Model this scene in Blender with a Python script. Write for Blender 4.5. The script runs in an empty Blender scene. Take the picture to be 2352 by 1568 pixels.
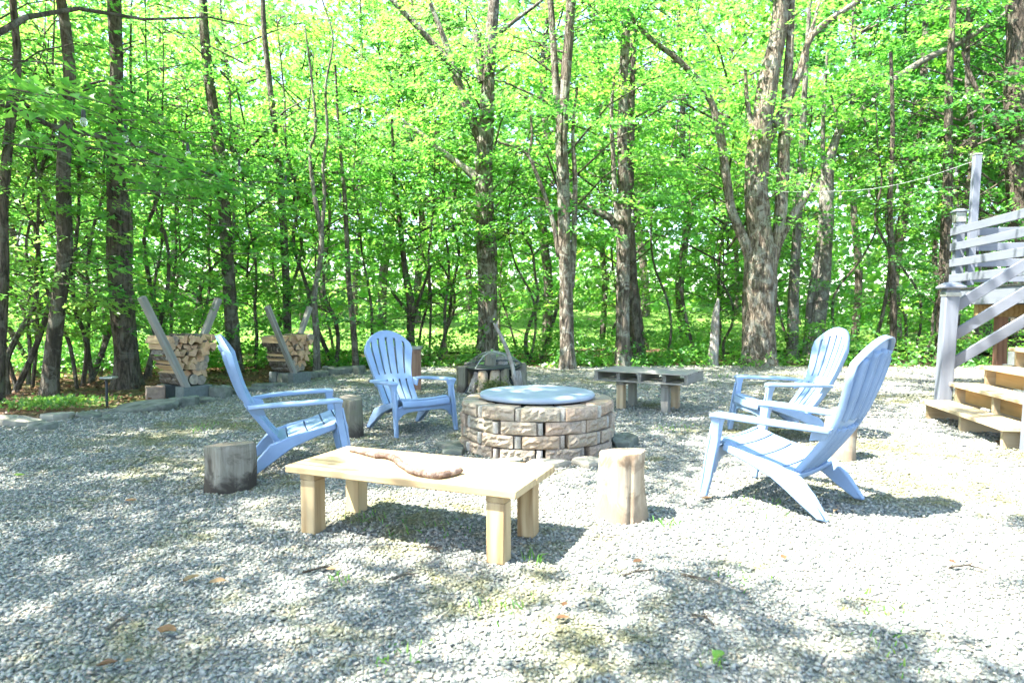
import bpy, bmesh, math, random
import numpy as np
from mathutils import Vector, Matrix, noise as mnoise

R = math.radians
scene = bpy.context.scene
C = scene.collection
random.seed(7)
RNG = np.random.default_rng(7)

# ------------------------------------------------------------------ camera
FPX, W2, H2, HOR, CAMH = 1500.0, 1176.0, 784.0, 712.0, 1.15
PITCH = math.atan((H2 - HOR) / FPX)
cam_d = bpy.data.cameras.new('camera')
cam = bpy.data.objects.new('camera', cam_d)
C.objects.link(cam)
cam.location = (0, 0, CAMH)
cam.rotation_euler = (math.pi / 2 - PITCH, 0, 0)
cam_d.sensor_width = 36.0
cam_d.lens = 36.0 * FPX / (2 * W2)
cam_d.clip_start = 0.05
cam_d.clip_end = 500
cam_d.dof.use_dof = True
cam_d.dof.focus_distance = 6.0
cam_d.dof.aperture_fstop = 3.2
scene.camera = cam

# ------------------------------------------------------------------ sky, sun, exposure
SUN_EL = R(60)          # from the left, a little behind the camera
SD = Vector((-math.cos(SUN_EL) * math.cos(R(20)), -math.cos(SUN_EL) * math.sin(R(20)), math.sin(SUN_EL)))  # towards the sun
world = bpy.data.worlds.new('World')
scene.world = world
world.use_nodes = True
wn = world.node_tree
wn.nodes.clear()
sky = wn.nodes.new('ShaderNodeTexSky')
sky.sky_type = 'NISHITA'
sky.sun_disc = False
sky.sun_elevation = SUN_EL
sky.sun_rotation = math.atan2(SD.x, SD.y)
sky.air_density = 1.0
sky.dust_density = 1.5
sky.ozone_density = 1.0
bg = wn.nodes.new('ShaderNodeBackground')
bg.inputs['Strength'].default_value = 0.115
wo = wn.nodes.new('ShaderNodeOutputWorld')
wn.links.new(sky.outputs[0], bg.inputs[0])
wn.links.new(bg.outputs[0], wo.inputs[0])

sun_d = bpy.data.lights.new('sun', 'SUN')
sun_d.energy = 4.6
sun_d.angle = R(0.53)
sun_d.color = (1.0, 0.95, 0.87)
sun = bpy.data.objects.new('sun', sun_d)
C.objects.link(sun)
sun.rotation_euler = SD.to_track_quat('Z', 'Y').to_euler()
sun.location = SD * 30

vs = scene.view_settings
vs.view_transform = 'Standard'
vs.look = 'None'
vs.gamma = 1.0
vs.exposure = 2.98
vs.use_curve_mapping = False
cy = scene.cycles
cy.max_bounces = 6
cy.diffuse_bounces = 6
cy.glossy_bounces = 2
cy.transmission_bounces = 6
cy.transparent_max_bounces = 6
cy.caustics_reflective = False
cy.caustics_refractive = False
cy.use_denoising = True
cy.use_adaptive_sampling = True
cy.adaptive_threshold = 0.04

# ------------------------------------------------------------------ pixel <-> world helpers (display pixels of a 2352 x 1568 picture)
def ray(X, Y):
    cp, sp = math.cos(PITCH), math.sin(PITCH)
    a, b = X - W2, H2 - Y
    return Vector((a, FPX * cp + b * sp, -FPX * sp + b * cp))
def P(X, Y, d):
    r = ray(X, Y)
    k = d / r.y
    return Vector((r.x * k, d, CAMH + r.z * k))
def G(X, Y, z=0.0):
    r = ray(X, Y)
    k = (z - CAMH) / r.z
    return Vector((r.x * k, r.y * k, z))

# ------------------------------------------------------------------ materials
def new_mat(name):
    m = bpy.data.materials.new(name)
    m.use_nodes = True
    nt = m.node_tree
    nt.nodes.clear()
    out = nt.nodes.new('ShaderNodeOutputMaterial')
    return m, nt, out
def nd(nt, t, **kw):
    n = nt.nodes.new(t)
    for k, v in kw.items():
        if k in n.inputs:
            n.inputs[k].default_value = v
        else:
            setattr(n, k, v)
    return n
def ramp(nt, stops, fac):
    n = nt.nodes.new('ShaderNodeValToRGB')
    el = n.color_ramp.elements
    while len(el) < len(stops):
        el.new(0.5)
    for e, (p, c) in zip(el, stops):
        e.position = p
        e.color = (*c, 1) if len(c) == 3 else c
    nt.links.new(fac, n.inputs[0])
    return n
def coords(nt, scale=(1, 1, 1), kind='Object', jitter=True, rot=(0, 0, 0)):
    tc = nt.nodes.new('ShaderNodeTexCoord')
    mp = nt.nodes.new('ShaderNodeMapping')
    mp.inputs['Scale'].default_value = scale
    mp.inputs['Rotation'].default_value = rot
    src = tc.outputs[kind]
    if jitter:
        oi = nt.nodes.new('ShaderNodeObjectInfo')
        vm = nt.nodes.new('ShaderNodeVectorMath'); vm.operation = 'MULTIPLY_ADD'
        cb = nt.nodes.new('ShaderNodeCombineXYZ')
        for i in range(3):
            nt.links.new(oi.outputs['Random'], cb.inputs[i])
        nt.links.new(cb.outputs[0], vm.inputs[0])
        vm.inputs[1].default_value = (7.3, 5.1, 9.7)
        nt.links.new(src, vm.inputs[2])
        src = vm.outputs[0]
    nt.links.new(src, mp.inputs[0])
    return mp.outputs[0]
def bump(nt, height, strength=0.4, dist=0.01):
    b = nt.nodes.new('ShaderNodeBump')
    b.inputs['Strength'].default_value = strength
    b.inputs['Distance'].default_value = dist
    nt.links.new(height, b.inputs['Height'])
    return b.outputs[0]
def mixc(nt, fac, a, b, mode='MIX'):
    n = nt.nodes.new('ShaderNodeMix')
    n.data_type = 'RGBA'
    n.blend_type = mode
    for s, v in ((0, fac), (6, a), (7, b)):
        if hasattr(v, 'is_linked') or hasattr(v, 'links'):
            nt.links.new(v, n.inputs[s])
        else:
            n.inputs[s].default_value = v if s == 0 else (*v, 1)
    return n.outputs[2]
def principled(nt, out, color=None, rough=0.7, metal=0.0, normal=None, spec=0.4):
    b = nt.nodes.new('ShaderNodeBsdfPrincipled')
    if color is not None:
        if hasattr(color, 'links'):
            nt.links.new(color, b.inputs['Base Color'])
        else:
            b.inputs['Base Color'].default_value = (*color, 1)
    if hasattr(rough, 'links'):
        nt.links.new(rough, b.inputs['Roughness'])
    else:
        b.inputs['Roughness'].default_value = rough
    b.inputs['Metallic'].default_value = metal
    b.inputs['Specular IOR Level'].default_value = spec
    if normal is not None:
        nt.links.new(normal, b.inputs['Normal'])
    nt.links.new(b.outputs[0], out.inputs[0])
    return b
def noise_n(nt, vec, scale, detail=4, rough=0.6, dist=0.0):
    n = nt.nodes.new('ShaderNodeTexNoise')
    n.inputs['Scale'].default_value = scale
    n.inputs['Detail'].default_value = detail
    n.inputs['Roughness'].default_value = rough
    n.inputs['Distortion'].default_value = dist
    nt.links.new(vec, n.inputs['Vector'])
    return n.outputs[0]

def mat_wood(name, light, dark, axis='x', rough=0.75, grain=1.0, knots=0.5, stain=None):
    m, nt, out = new_mat(name)
    s = {'x': (1.2, 26, 26), 'y': (26, 1.2, 26), 'z': (26, 26, 1.2)}[axis]
    v = coords(nt, s)
    v2 = coords(nt, tuple(max(1.0, q / 9) for q in s))
    g1 = noise_n(nt, v, 1.0 * grain, 5, 0.65, 0.6)
    g2 = noise_n(nt, v2, 1.1, 3, 0.5, 1.4)
    wv = nt.nodes.new('ShaderNodeTexWave')
    wv.wave_type = 'BANDS'
    wv.bands_direction = {'x': 'Y', 'y': 'X', 'z': 'X'}[axis]
    wv.inputs['Scale'].default_value = 1.6
    wv.inputs['Distortion'].default_value = 5.0
    wv.inputs['Detail'].default_value = 2
    nt.links.new(v2, wv.inputs['Vector'])
    ad = nd(nt, 'ShaderNodeMath', operation='MULTIPLY_ADD')
    nt.links.new(wv.outputs['Fac'], ad.inputs[0]); ad.inputs[1].default_value = 0.35; nt.links.new(g1, ad.inputs[2])
    c = ramp(nt, [(0.38, dark), (0.62, tuple((a + b) / 2 for a, b in zip(light, dark))), (0.85, light)], ad.outputs[0]).outputs[0]
    c = mixc(nt, ramp(nt, [(0.35, (0, 0, 0)), (0.75, (1, 1, 1))], g2).outputs[0], c, tuple(x * 1.0 for x in light))
    # knots
    vk = coords(nt, {'x': (2.2, 9, 9), 'y': (9, 2.2, 9), 'z': (9, 9, 2.2)}[axis])
    vo = nd(nt, 'ShaderNodeTexVoronoi'); vo.inputs['Scale'].default_value = 0.55
    nt.links.new(vk, vo.inputs['Vector'])
    kn = ramp(nt, [(0.05, (knots,) * 3), (0.14, (0, 0, 0))], vo.outputs['Distance']).outputs[0]
    c = mixc(nt, kn, c, tuple(x * 0.35 for x in dark))
    if stain:
        vs_ = coords(nt, (3, 3, 3))
        st = ramp(nt, [(0.48, (0, 0, 0)), (0.7, (0.7, 0.7, 0.7))], noise_n(nt, vs_, 1.3, 5, 0.6)).outputs[0]
        c = mixc(nt, st, c, stain)
    principled(nt, out, c, rough, normal=bump(nt, ad.outputs[0], 0.35, 0.004), spec=0.25)
    return m

def mat_bark(name, dark, light, lichen, ridge=1.0, lich=0.5, moss=None, paper=False):
    m, nt, out = new_mat(name)
    v = coords(nt, (9, 9, 1.6) if not paper else (3, 3, 9))
    vl = coords(nt, (1, 1, 1))
    vo = nd(nt, 'ShaderNodeTexVoronoi'); vo.feature = 'DISTANCE_TO_EDGE'
    vo.inputs['Scale'].default_value = 1.6
    nz = noise_n(nt, v, 0.9, 4, 0.6)
    vm = nd(nt, 'ShaderNodeVectorMath', operation='MULTIPLY_ADD')
    cb = nd(nt, 'ShaderNodeCombineXYZ')
    for i in range(3): nt.links.new(nz, cb.inputs[i])
    nt.links.new(cb.outputs[0], vm.inputs[0]); vm.inputs[1].default_value = (1.6, 1.6, 1.6); nt.links.new(v, vm.inputs[2])
    nt.links.new(vm.outputs[0], vo.inputs['Vector'])
    fine = noise_n(nt, v, 3.0, 6, 0.7)
    h = nd(nt, 'ShaderNodeMath', operation='MULTIPLY_ADD')
    nt.links.new(vo.outputs['Distance'], h.inputs[0]); h.inputs[1].default_value = 1.3 * ridge; nt.links.new(fine, h.inputs[2])
    mid = tuple((a + b) / 2 for a, b in zip(dark, light))
    c = ramp(nt, [(0.42, dark), (0.62, mid), (0.85, light)], h.outputs[0]).outputs[0]
    lf = ramp(nt, [(0.50, (0, 0, 0)), (0.57, (lich,) * 3)], noise_n(nt, vl, 4.6, 8, 0.72, 0.8)).outputs[0]
    dk_ = ramp(nt, [(0.52, (0, 0, 0)), (0.62, (.7,) * 3)], noise_n(nt, coords(nt, (1.3, 1.3, .7)), 2.6, 6, 0.7, 0.6)).outputs[0]
    c = mixc(nt, dk_, c, tuple(q * .8 for q in dark))
    c = mixc(nt, lf, c, lichen)
    if moss:
        mf = ramp(nt, [(0.5, (0, 0, 0)), (0.66, (0.75,) * 3)], noise_n(nt, vl, 1.7, 5, 0.6)).outputs[0]
        c = mixc(nt, mf, c, moss)
    principled(nt, out, c, 0.9, normal=bump(nt, h.outputs[0], 1.0, 0.05), spec=0.15)
    return m

def mat_leaf(name, stops, trans, gloss=0.06, tmix=0.5):
    m, nt, out = new_mat(name)
    at = nd(nt, 'ShaderNodeAttribute', attribute_name='lv')
    oi = nd(nt, 'ShaderNodeObjectInfo')
    ad = nd(nt, 'ShaderNodeMath', operation='MULTIPLY_ADD')
    nt.links.new(oi.outputs['Random'], ad.inputs[0]); ad.inputs[1].default_value = 0.22; nt.links.new(at.outputs['Fac'], ad.inputs[2])
    sb = nd(nt, 'ShaderNodeMath', operation='SUBTRACT'); nt.links.new(ad.outputs[0], sb.inputs[0]); sb.inputs[1].default_value = 0.11
    c = ramp(nt, stops, sb.outputs[0]).outputs[0]
    ct = ramp(nt, trans, sb.outputs[0]).outputs[0]
    d = nd(nt, 'ShaderNodeBsdfDiffuse'); nt.links.new(c, d.inputs[0])
    t = nd(nt, 'ShaderNodeBsdfTranslucent'); nt.links.new(ct, t.inputs[0])
    ms = nd(nt, 'ShaderNodeMixShader'); ms.inputs[0].default_value = tmix
    nt.links.new(d.outputs[0], ms.inputs[1]); nt.links.new(t.outputs[0], ms.inputs[2])
    g = nd(nt, 'ShaderNodeBsdfGlossy'); g.inputs['Roughness'].default_value = 0.42
    m2 = nd(nt, 'ShaderNodeMixShader'); m2.inputs[0].default_value = gloss
    nt.links.new(ms.outputs[0], m2.inputs[1]); nt.links.new(g.outputs[0], m2.inputs[2])
    nt.links.new(m2.outputs[0], out.inputs[0])
    return m

def mat_plain(name, color, rough=0.6, metal=0.0, var=0.15, scale=6.0, bstr=0.1, spec=0.4, detail=5):
    m, nt, out = new_mat(name)
    v = coords(nt, (1, 1, 1))
    n = noise_n(nt, v, scale, detail, 0.65)
    c = ramp(nt, [(0.3, tuple(x * (1 - var) for x in color)), (0.7, tuple(min(1, x * (1 + var)) for x in color))], n).outputs[0]
    principled(nt, out, c, rough, metal, bump(nt, n, bstr, 0.01), spec)
    return m

M = {}
LEAF_D = [(0.0, (0.03, 0.13, 0.03)), (0.45, (0.06, 0.20, 0.035)), (0.8, (0.11, 0.25, 0.035)), (1.0, (0.20, 0.27, 0.04))]
LEAF_T = [(0.0, (0.13, 0.46, 0.065)), (0.5, (0.24, 0.60, 0.08)), (0.85, (0.38, 0.69, 0.085)), (1.0, (0.54, 0.61, 0.09))]
M['leaf'] = mat_leaf('maple_leaf', LEAF_D, LEAF_T, 0.05, 0.55)
M['leaf_shade'] = mat_leaf('shaded_leaf', [(0, (0.02, 0.085, 0.03)), (0.6, (0.035, 0.12, 0.025)), (1, (0.07, 0.17, 0.02))],
                           [(0, (0.05, 0.26, 0.04)), (0.6, (0.11, 0.38, 0.03)), (1, (0.22, 0.48, 0.03))], 0.07, 0.5)  # darker leaf copy; shade of the woods at the sides put into its colour
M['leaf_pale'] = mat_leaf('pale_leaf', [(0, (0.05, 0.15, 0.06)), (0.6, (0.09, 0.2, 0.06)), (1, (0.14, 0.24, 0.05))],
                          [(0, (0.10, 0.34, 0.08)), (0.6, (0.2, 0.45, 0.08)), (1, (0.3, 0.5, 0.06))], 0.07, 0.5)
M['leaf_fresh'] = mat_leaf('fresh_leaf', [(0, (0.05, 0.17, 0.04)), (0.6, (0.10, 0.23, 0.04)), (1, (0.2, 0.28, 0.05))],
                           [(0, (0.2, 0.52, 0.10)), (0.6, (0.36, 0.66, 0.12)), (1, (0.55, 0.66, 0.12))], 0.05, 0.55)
M['leaf_dead'] = mat_leaf('dead_leaf', [(0, (0.07, 0.035, 0.02)), (0.5, (0.15, 0.08, 0.04)), (1, (0.32, 0.22, 0.12))],
                          [(0, (0.07, 0.035, 0.02)), (0.5, (0.15, 0.08, 0.035)), (1, (0.3, 0.2, 0.1))], 0.04, 0.3)
M['bark_grey'] = mat_bark('grey_bark', (0.045, 0.036, 0.027), (0.19, 0.16, 0.125), (0.30, 0.30, 0.25), 1.0, 0.75)
M['bark_dark'] = mat_bark('dark_bark', (0.03, 0.025, 0.019), (0.125, 0.10, 0.078), (0.19, 0.185, 0.145), 1.1, 0.4)
M['bark_smooth'] = mat_bark('smooth_bark', (0.05, 0.042, 0.032), (0.145, 0.12, 0.092), (0.20, 0.195, 0.16), 0.5, 0.6)
M['bark_pale'] = mat_bark('pale_bark', (0.085, 0.075, 0.06), (0.22, 0.20, 0.165), (0.29, 0.295, 0.25), 0.5, 0.7)
M['bark_maple'] = mat_bark('maple_bark', (0.05, 0.038, 0.027), (0.24, 0.20, 0.15), (0.34, 0.335, 0.28), 1.2, 0.6)
M['deadwood'] = mat_bark('dead_wood', (0.22, 0.19, 0.16), (0.48, 0.44, 0.39), (0.5, 0.5, 0.47), 0.4, 0.4)
M['plastic'] = mat_plain('blue_resin', (0.195, 0.285, 0.425), 0.45, 0, 0.10, 5, 0.03, 0.4)
for ax in 'xyz':
    M['pine_' + ax] = mat_wood('new_pine_' + ax, (0.43, 0.325, 0.18), (0.19, 0.115, 0.05), ax, 0.7, 1.0, 0.9)
    M['step_' + ax] = mat_wood('treated_step_' + ax, (0.44, 0.345, 0.215), (0.27, 0.185, 0.10), ax, 0.75, 1.0, 0.5, (0.27, 0.25, 0.19))
    M['grey_' + ax] = mat_wood('weathered_wood_' + ax, (0.24, 0.23, 0.20), (0.10, 0.09, 0.075), ax, 0.85, 1.2, 0.4, (0.17, 0.18, 0.14))
    M['paint_' + ax] = mat_wood('grey_blue_paint_' + ax, (0.145, 0.162, 0.192), (0.115, 0.13, 0.158), ax, 0.6, 1.0, 0.05)
M['log_side'] = mat_wood('split_log_side', (0.50, 0.36, 0.20), (0.24, 0.155, 0.085), 'x', 0.85, 1.5, 0.2)
M['log_bark'] = mat_bark('log_bark', (0.05, 0.04, 0.03), (0.2, 0.165, 0.125), (0.3, 0.29, 0.25), 0.9, 0.5)
def mat_logend(name, a, b, crack, rings=False):
    m, nt, out = new_mat(name)
    v = coords(nt, (1, 1, 1))
    n = noise_n(nt, v, 14, 5, 0.65)
    oi = nd(nt, 'ShaderNodeObjectInfo')
    c = ramp(nt, [(0.3, a), (0.7, b)], n).outputs[0]
    tint = ramp(nt, [(0, (0.75, 0.70, 0.66)), (0.5, (1, 0.95, 0.9)), (1, (1.0, 0.82, 0.68))], oi.outputs['Random']).outputs[0]
    c = mixc(nt, 1.0, c, tint, 'MULTIPLY')
    w = nd(nt, 'ShaderNodeTexNoise'); w.inputs['Scale'].default_value = 40
    nt.links.new(v, w.inputs['Vector'])
    if rings:
        wv = nd(nt, 'ShaderNodeTexWave', wave_type='RINGS', rings_direction='Z')
        wv.inputs['Scale'].default_value = 26; wv.inputs['Distortion'].default_value = 2.5; wv.inputs['Detail'].default_value = 3
        tcr = nd(nt, 'ShaderNodeTexCoord'); nt.links.new(tcr.outputs['Object'], wv.inputs['Vector'])
        c = mixc(nt, ramp(nt, [(0.45, (0, 0, 0)), (0.8, (0.5,) * 3)], wv.outputs['Fac']).outputs[0], c, tuple(q * .6 for q in a))
    c = mixc(nt, ramp(nt, [(0.62, (0, 0, 0)), (0.68, (0.55,) * 3)], w.outputs[0]).outputs[0], c, crack)
    principled(nt, out, c, 0.85, normal=bump(nt, w.outputs[0], 0.3, 0.004), spec=0.2)
    return m
M['log_end'] = mat_logend('split_log_end', (0.34, 0.22, 0.13), (0.52, 0.385, 0.25), (0.14, 0.08, 0.045))
M['round_end'] = mat_logend('grey_log_end', (0.22, 0.20, 0.16), (0.36, 0.335, 0.285), (0.10, 0.08, 0.06), True)
M['stone'] = mat_plain('flagstone', (0.135, 0.145, 0.12), 0.9, 0, 0.55, 7, 0.9, 0.2, 10)
M['stone_tan'] = mat_plain('tan_flagstone', (0.27, 0.25, 0.20), 0.85, 0, 0.3, 5, 0.5, 0.3, 8)
M['concrete'] = mat_plain('concrete_block', (0.115, 0.13, 0.125), 0.9, 0, 0.2, 25, 0.4, 0.2, 8)
M['redblock'] = mat_plain('reddish_block', (0.26, 0.19, 0.145), 0.9, 0, 0.3, 14, 0.5, 0.2, 8)
def mat_block(name, cols):
    m, nt, out = new_mat(name)
    v = coords(nt, (1, 1, 1))
    oi = nd(nt, 'ShaderNodeObjectInfo')
    n1 = noise_n(nt, v, 5.0, 5, 0.6, 0.3)
    n2 = noise_n(nt, v, 60, 5, 0.7)
    base = ramp(nt, [(i / (len(cols) - 1), c) for i, c in enumerate(cols)], oi.outputs['Random']).outputs[0]
    c = mixc(nt, ramp(nt, [(0.38, (0, 0, 0)), (0.62, (0.6,) * 3)], n1).outputs[0], base, (0.25, 0.235, 0.20))
    c = mixc(nt, ramp(nt, [(0.36, (0.6,) * 3), (0.55, (0,) * 3)], n2).outputs[0], c, (0.15, 0.115, 0.08))
    principled(nt, out, c, 0.92, normal=bump(nt, n2, 0.55, 0.01), spec=0.2)
    return m
M['block'] = mat_block('retaining_block', [(0.42, 0.32, 0.21), (0.37, 0.25, 0.165), (0.46, 0.39, 0.28), (0.46, 0.32, 0.23), (0.33, 0.295, 0.21), (0.44, 0.34, 0.24)])
M['filler'] = mat_block('filler_block', [(0.45, 0.42, 0.37), (0.50, 0.475, 0.42), (0.36, 0.29, 0.22)])
M['lid'] = mat_plain('galvanised_lid', (0.25, 0.30, 0.37), 0.55, 0.0, 0.12, 3.5, 0.08, 0.5, 6)
M['black_metal'] = mat_plain('black_metal', (0.035, 0.04, 0.043), 0.5, 0.4, 0.3, 20, 0.1)
M['grey_metal'] = mat_plain('grey_metal', (0.30, 0.31, 0.28), 0.5, 0.5, 0.2, 20, 0.1)
M['brown_box'] = mat_wood('brown_stained_panel', (0.22, 0.135, 0.09), (0.12, 0.07, 0.045), 'z', 0.7)
M['rubber'] = mat_plain('cable_black', (0.03, 0.03, 0.03), 0.6, 0, 0.1)
M['white_cable'] = mat_plain('cable_white', (0.30, 0.32, 0.32), 0.5, 0, 0.05)
def mat_glass():
    m, nt, out = new_mat('bulb_glass')
    b = nd(nt, 'ShaderNodeBsdfPrincipled')
    b.inputs['Base Color'].default_value = (0.9, 0.92, 0.9, 1)
    b.inputs['Roughness'].default_value = 0.08
    b.inputs['Transmission Weight'].default_value = 0.75
    b.inputs['IOR'].default_value = 1.2
    nt.links.new(b.outputs[0], out.inputs[0])
    return m
M['glass'] = mat_glass()
M['moss'] = mat_leaf('moss', [(0, (0.06, 0.10, 0.03)), (0.6, (0.14, 0.18, 0.05)), (1, (0.26, 0.26, 0.09))],
                     [(0, (0.08, 0.14, 0.03)), (0.6, (0.16, 0.2, 0.05)), (1, (0.3, 0.3, 0.1))], 0.02, 0.3)
M['grass'] = mat_leaf('grass_blade', [(0, (0.05, 0.15, 0.03)), (0.6, (0.10, 0.24, 0.04)), (1, (0.2, 0.30, 0.06))],
                      [(0, (0.1, 0.3, 0.04)), (0.6, (0.2, 0.45, 0.05)), (1, (0.35, 0.5, 0.08))], 0.04, 0.4)
def mat_gravel(name, sheet):
    m, nt, out = new_mat(name)
    tc = nd(nt, 'ShaderNodeTexCoord')
    v = tc.outputs['Object']
    if sheet:
        vo = nd(nt, 'ShaderNodeTexVoronoi'); vo.inputs['Scale'].default_value = 62
        nt.links.new(v, vo.inputs['Vector'])
        sp = nd(nt, 'ShaderNodeSeparateColor'); nt.links.new(vo.outputs['Color'], sp.inputs[0])
        val = sp.outputs[0]
        dist = vo.outputs['Distance']
    else:
        at = nd(nt, 'ShaderNodeAttribute', attribute_name='lv')
        val = at.outputs['Fac']
    c = ramp(nt, [(0.0, (0.115, 0.13, 0.118)), (0.25, (0.19, 0.207, 0.188)), (0.6, (0.26, 0.272, 0.242)), (0.82, (0.345, 0.347, 0.31)), (0.93, (0.34, 0.285, 0.21)), (1.0, (0.45, 0.43, 0.37))], val).outputs[0]
    big = noise_n(nt, v, 0.55, 6, 0.7, 0.4)
    fine = noise_n(nt, v, 5.0, 6, 0.75)
    mx = nd(nt, 'ShaderNodeMath', operation='MULTIPLY_ADD'); nt.links.new(fine, mx.inputs[0]); mx.inputs[1].default_value = 0.55; nt.links.new(big, mx.inputs[2])
    moss = ramp(nt, [(0.775, (0, 0, 0)), (0.90, (0.75,) * 3)], mx.outputs[0]).outputs[0]
    c = mixc(nt, moss, c, (0.17, 0.165, 0.06))
    dirt = ramp(nt, [(0.50, (0, 0, 0)), (0.75, (0.4,) * 3)], noise_n(nt, v, 1.7, 5, 0.65)).outputs[0]
    c = mixc(nt, dirt, c, (0.27, 0.255, 0.215))
    if sheet:
        dk = ramp(nt, [(0.0, (1, 1, 1)), (0.7, (0.6,) * 3)], dist).outputs[0]
        c = mixc(nt, 1.0, c, dk, 'MULTIPLY')
        inv = nd(nt, 'ShaderNodeMath', operation='SUBTRACT'); inv.inputs[0].default_value = 1.0; nt.links.new(dist, inv.inputs[1])
        nrm = bump(nt, inv.outputs[0], 0.9, 0.02)
        principled(nt, out, c, 0.85, normal=nrm, spec=0.3)
    else:
        f2 = noise_n(nt, v, 160, 3, 0.6)
        principled(nt, out, c, 0.8, normal=bump(nt, f2, 0.25, 0.003), spec=0.3)
    return m
M['gravel_sheet'] = mat_gravel('gravel_bed', True)
M['gravel_stone'] = mat_gravel('gravel_stone', False)
def mat_soil():
    m, nt, out = new_mat('leaf_litter_soil')
    v = coords(nt, (1, 1, 1), jitter=False)
    n1 = noise_n(nt, v, 9, 7, 0.7)
    n2 = noise_n(nt, v, 0.4, 4, 0.6)
    c = ramp(nt, [(0.3, (0.055, 0.032, 0.02)), (0.55, (0.13, 0.08, 0.05)), (0.8, (0.24, 0.16, 0.10))], n1).outputs[0]
    c = mixc(nt, ramp(nt, [(0.45, (0, 0, 0)), (0.6, (0.7,) * 3)], n2).outputs[0], c, (0.06, 0.13, 0.03))
    principled(nt, out, c, 0.95, normal=bump(nt, n1, 0.7, 0.04), spec=0.1)
    return m
M['soil'] = mat_soil()

# ------------------------------------------------------------------ mesh helpers
class MB:
    def __init__(s):
        s.v, s.f, s.m = [], [], []
    def add(s, verts, faces, mi=0):
        o = len(s.v)
        s.v += [tuple(p) for p in verts]
        s.f += [tuple(i + o for i in f) for f in faces]
        s.m += [mi] * len(faces)
        return s
    def box(s, c, size, rot=None, mi=0):
        hx, hy, hz = (q / 2 for q in size)
        vv = [Vector((x, y, z)) for x in (-hx, hx) for y in (-hy, hy) for z in (-hz, hz)]
        if rot is not None:
            vv = [rot @ p for p in vv]
        vv = [p + Vector(c) for p in vv]
        return s.add(vv, [(0, 1, 3, 2), (4, 6, 7, 5), (0, 4, 5, 1), (2, 3, 7, 6), (0, 2, 6, 4), (1, 5, 7, 3)], mi)
    def loft(s, secs, mi=0, cap=True):
        n = len(secs[0])
        vv = [p for sc_ in secs for p in sc_]
        ff = []
        for i in range(len(secs) - 1):
            for j in range(n):
                k = (j + 1) % n
                ff.append((i * n + j, i * n + k, (i + 1) * n + k, (i + 1) * n + j))
        if cap:
            ff.append(tuple(range(n - 1, -1, -1)))
            ff.append(tuple((len(secs) - 1) * n + j for j in range(n)))
        return s.add(vv, ff, mi)
    def tube(s, pts, rad, n=8, mi=0, wob=0.0, seed=0, cap=True, flat=1.0):
        pts = [Vector(p) for p in pts]
        secs = []
        ref = Vector((0, 1, 0.01))
        for i, p in enumerate(pts):
            t = (pts[min(i + 1, len(pts) - 1)] - pts[max(i - 1, 0)])
            t.normalize()
            a = t.cross(ref)
            if a.length < 1e-3:
                a = t.cross(Vector((1, 0, 0)))
            a.normalize()
            b = a.cross(t)
            r = rad[i] if hasattr(rad, '__len__') else rad
            sec = []
            for j in range(n):
                th = 2 * math.pi * j / n
                rr = r
                if wob:
                    rr *= 1 + wob * mnoise.noise(Vector((math.cos(th) * 1.7 + seed, math.sin(th) * 1.7, p.z * 1.1 + p.x * .5))) * 2
                sec.append(p + a * math.cos(th) * rr + b * math.sin(th) * rr * flat)
            secs.append(sec)
        return s.loft(secs, mi, cap)
    def mesh(s, name, mats, smooth=None):
        me = bpy.data.meshes.new(name)
        me.from_pydata(s.v, [], s.f)
        for q in (mats if isinstance(mats, (list, tuple)) else [mats]):
            me.materials.append(q)
        if any(s.m):
            me.polygons.foreach_set('material_index', s.m)
        bm = bmesh.new(); bm.from_mesh(me)
        bmesh.ops.recalc_face_normals(bm, faces=bm.faces)
        bm.to_mesh(me); bm.free()
        if smooth is not None:
            me.polygons.foreach_set('use_smooth', [True] * len(me.polygons))
            if smooth < 179:
                me.set_sharp_from_angle(angle=R(smooth))
        me.update()
        return me
    def build(s, name, mats, parent=None, smooth=None, bevel=0.0, origin=None, segs=2):
        if origin is not None:
            o = Vector(origin)
            s.v = [tuple(Vector(p) - o) for p in s.v]
        ob = bpy.data.objects.new(name, s.mesh(name, mats, smooth))
        C.objects.link(ob)
        if parent is not None:
            ob.parent = parent
        if bevel:
            md = ob.modifiers.new('bevel', 'BEVEL')
            md.width = bevel; md.segments = segs; md.limit_method = 'ANGLE'; md.angle_limit = R(35)
        return ob

def tag(o, label, cat, group=None):
    o['label'] = label
    o['category'] = cat
    if group: o['group'] = group
    return o
def thing(name, label, cat, loc=(0, 0, 0), rotz=0.0, group=None):
    o = bpy.data.objects.new(name, None)
    o.empty_display_size = 0.1
    C.objects.link(o)
    o.location = loc
    o.rotation_euler = (0, 0, rotz)
    return tag(o, label, cat, group)
def copy_tree(o, parent=None):
    c = o.copy(); C.objects.link(c); c.parent = parent
    for ch in list(o.children):
        copy_tree(ch, c)
    return c
def jitter_cross(): return random.uniform(-1, 1)
def spline(pts, n):
    """Catmull-Rom through pts (tuples of floats)"""
    pts = [np.array(p, float) for p in pts]
    pts = [2 * pts[0] - pts[1]] + pts + [2 * pts[-1] - pts[-2]]
    out = []
    segs = len(pts) - 3
    for i in range(n):
        u = i / (n - 1) * segs
        k = min(int(u), segs - 1); t = u - k
        a, b, c, d = pts[k:k + 4]
        out.append(0.5 * ((2 * b) + (c - a) * t + (2 * a - 5 * b + 4 * c - d) * t * t + (3 * b - a - 3 * c + d) * t ** 3))
    return out

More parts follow.
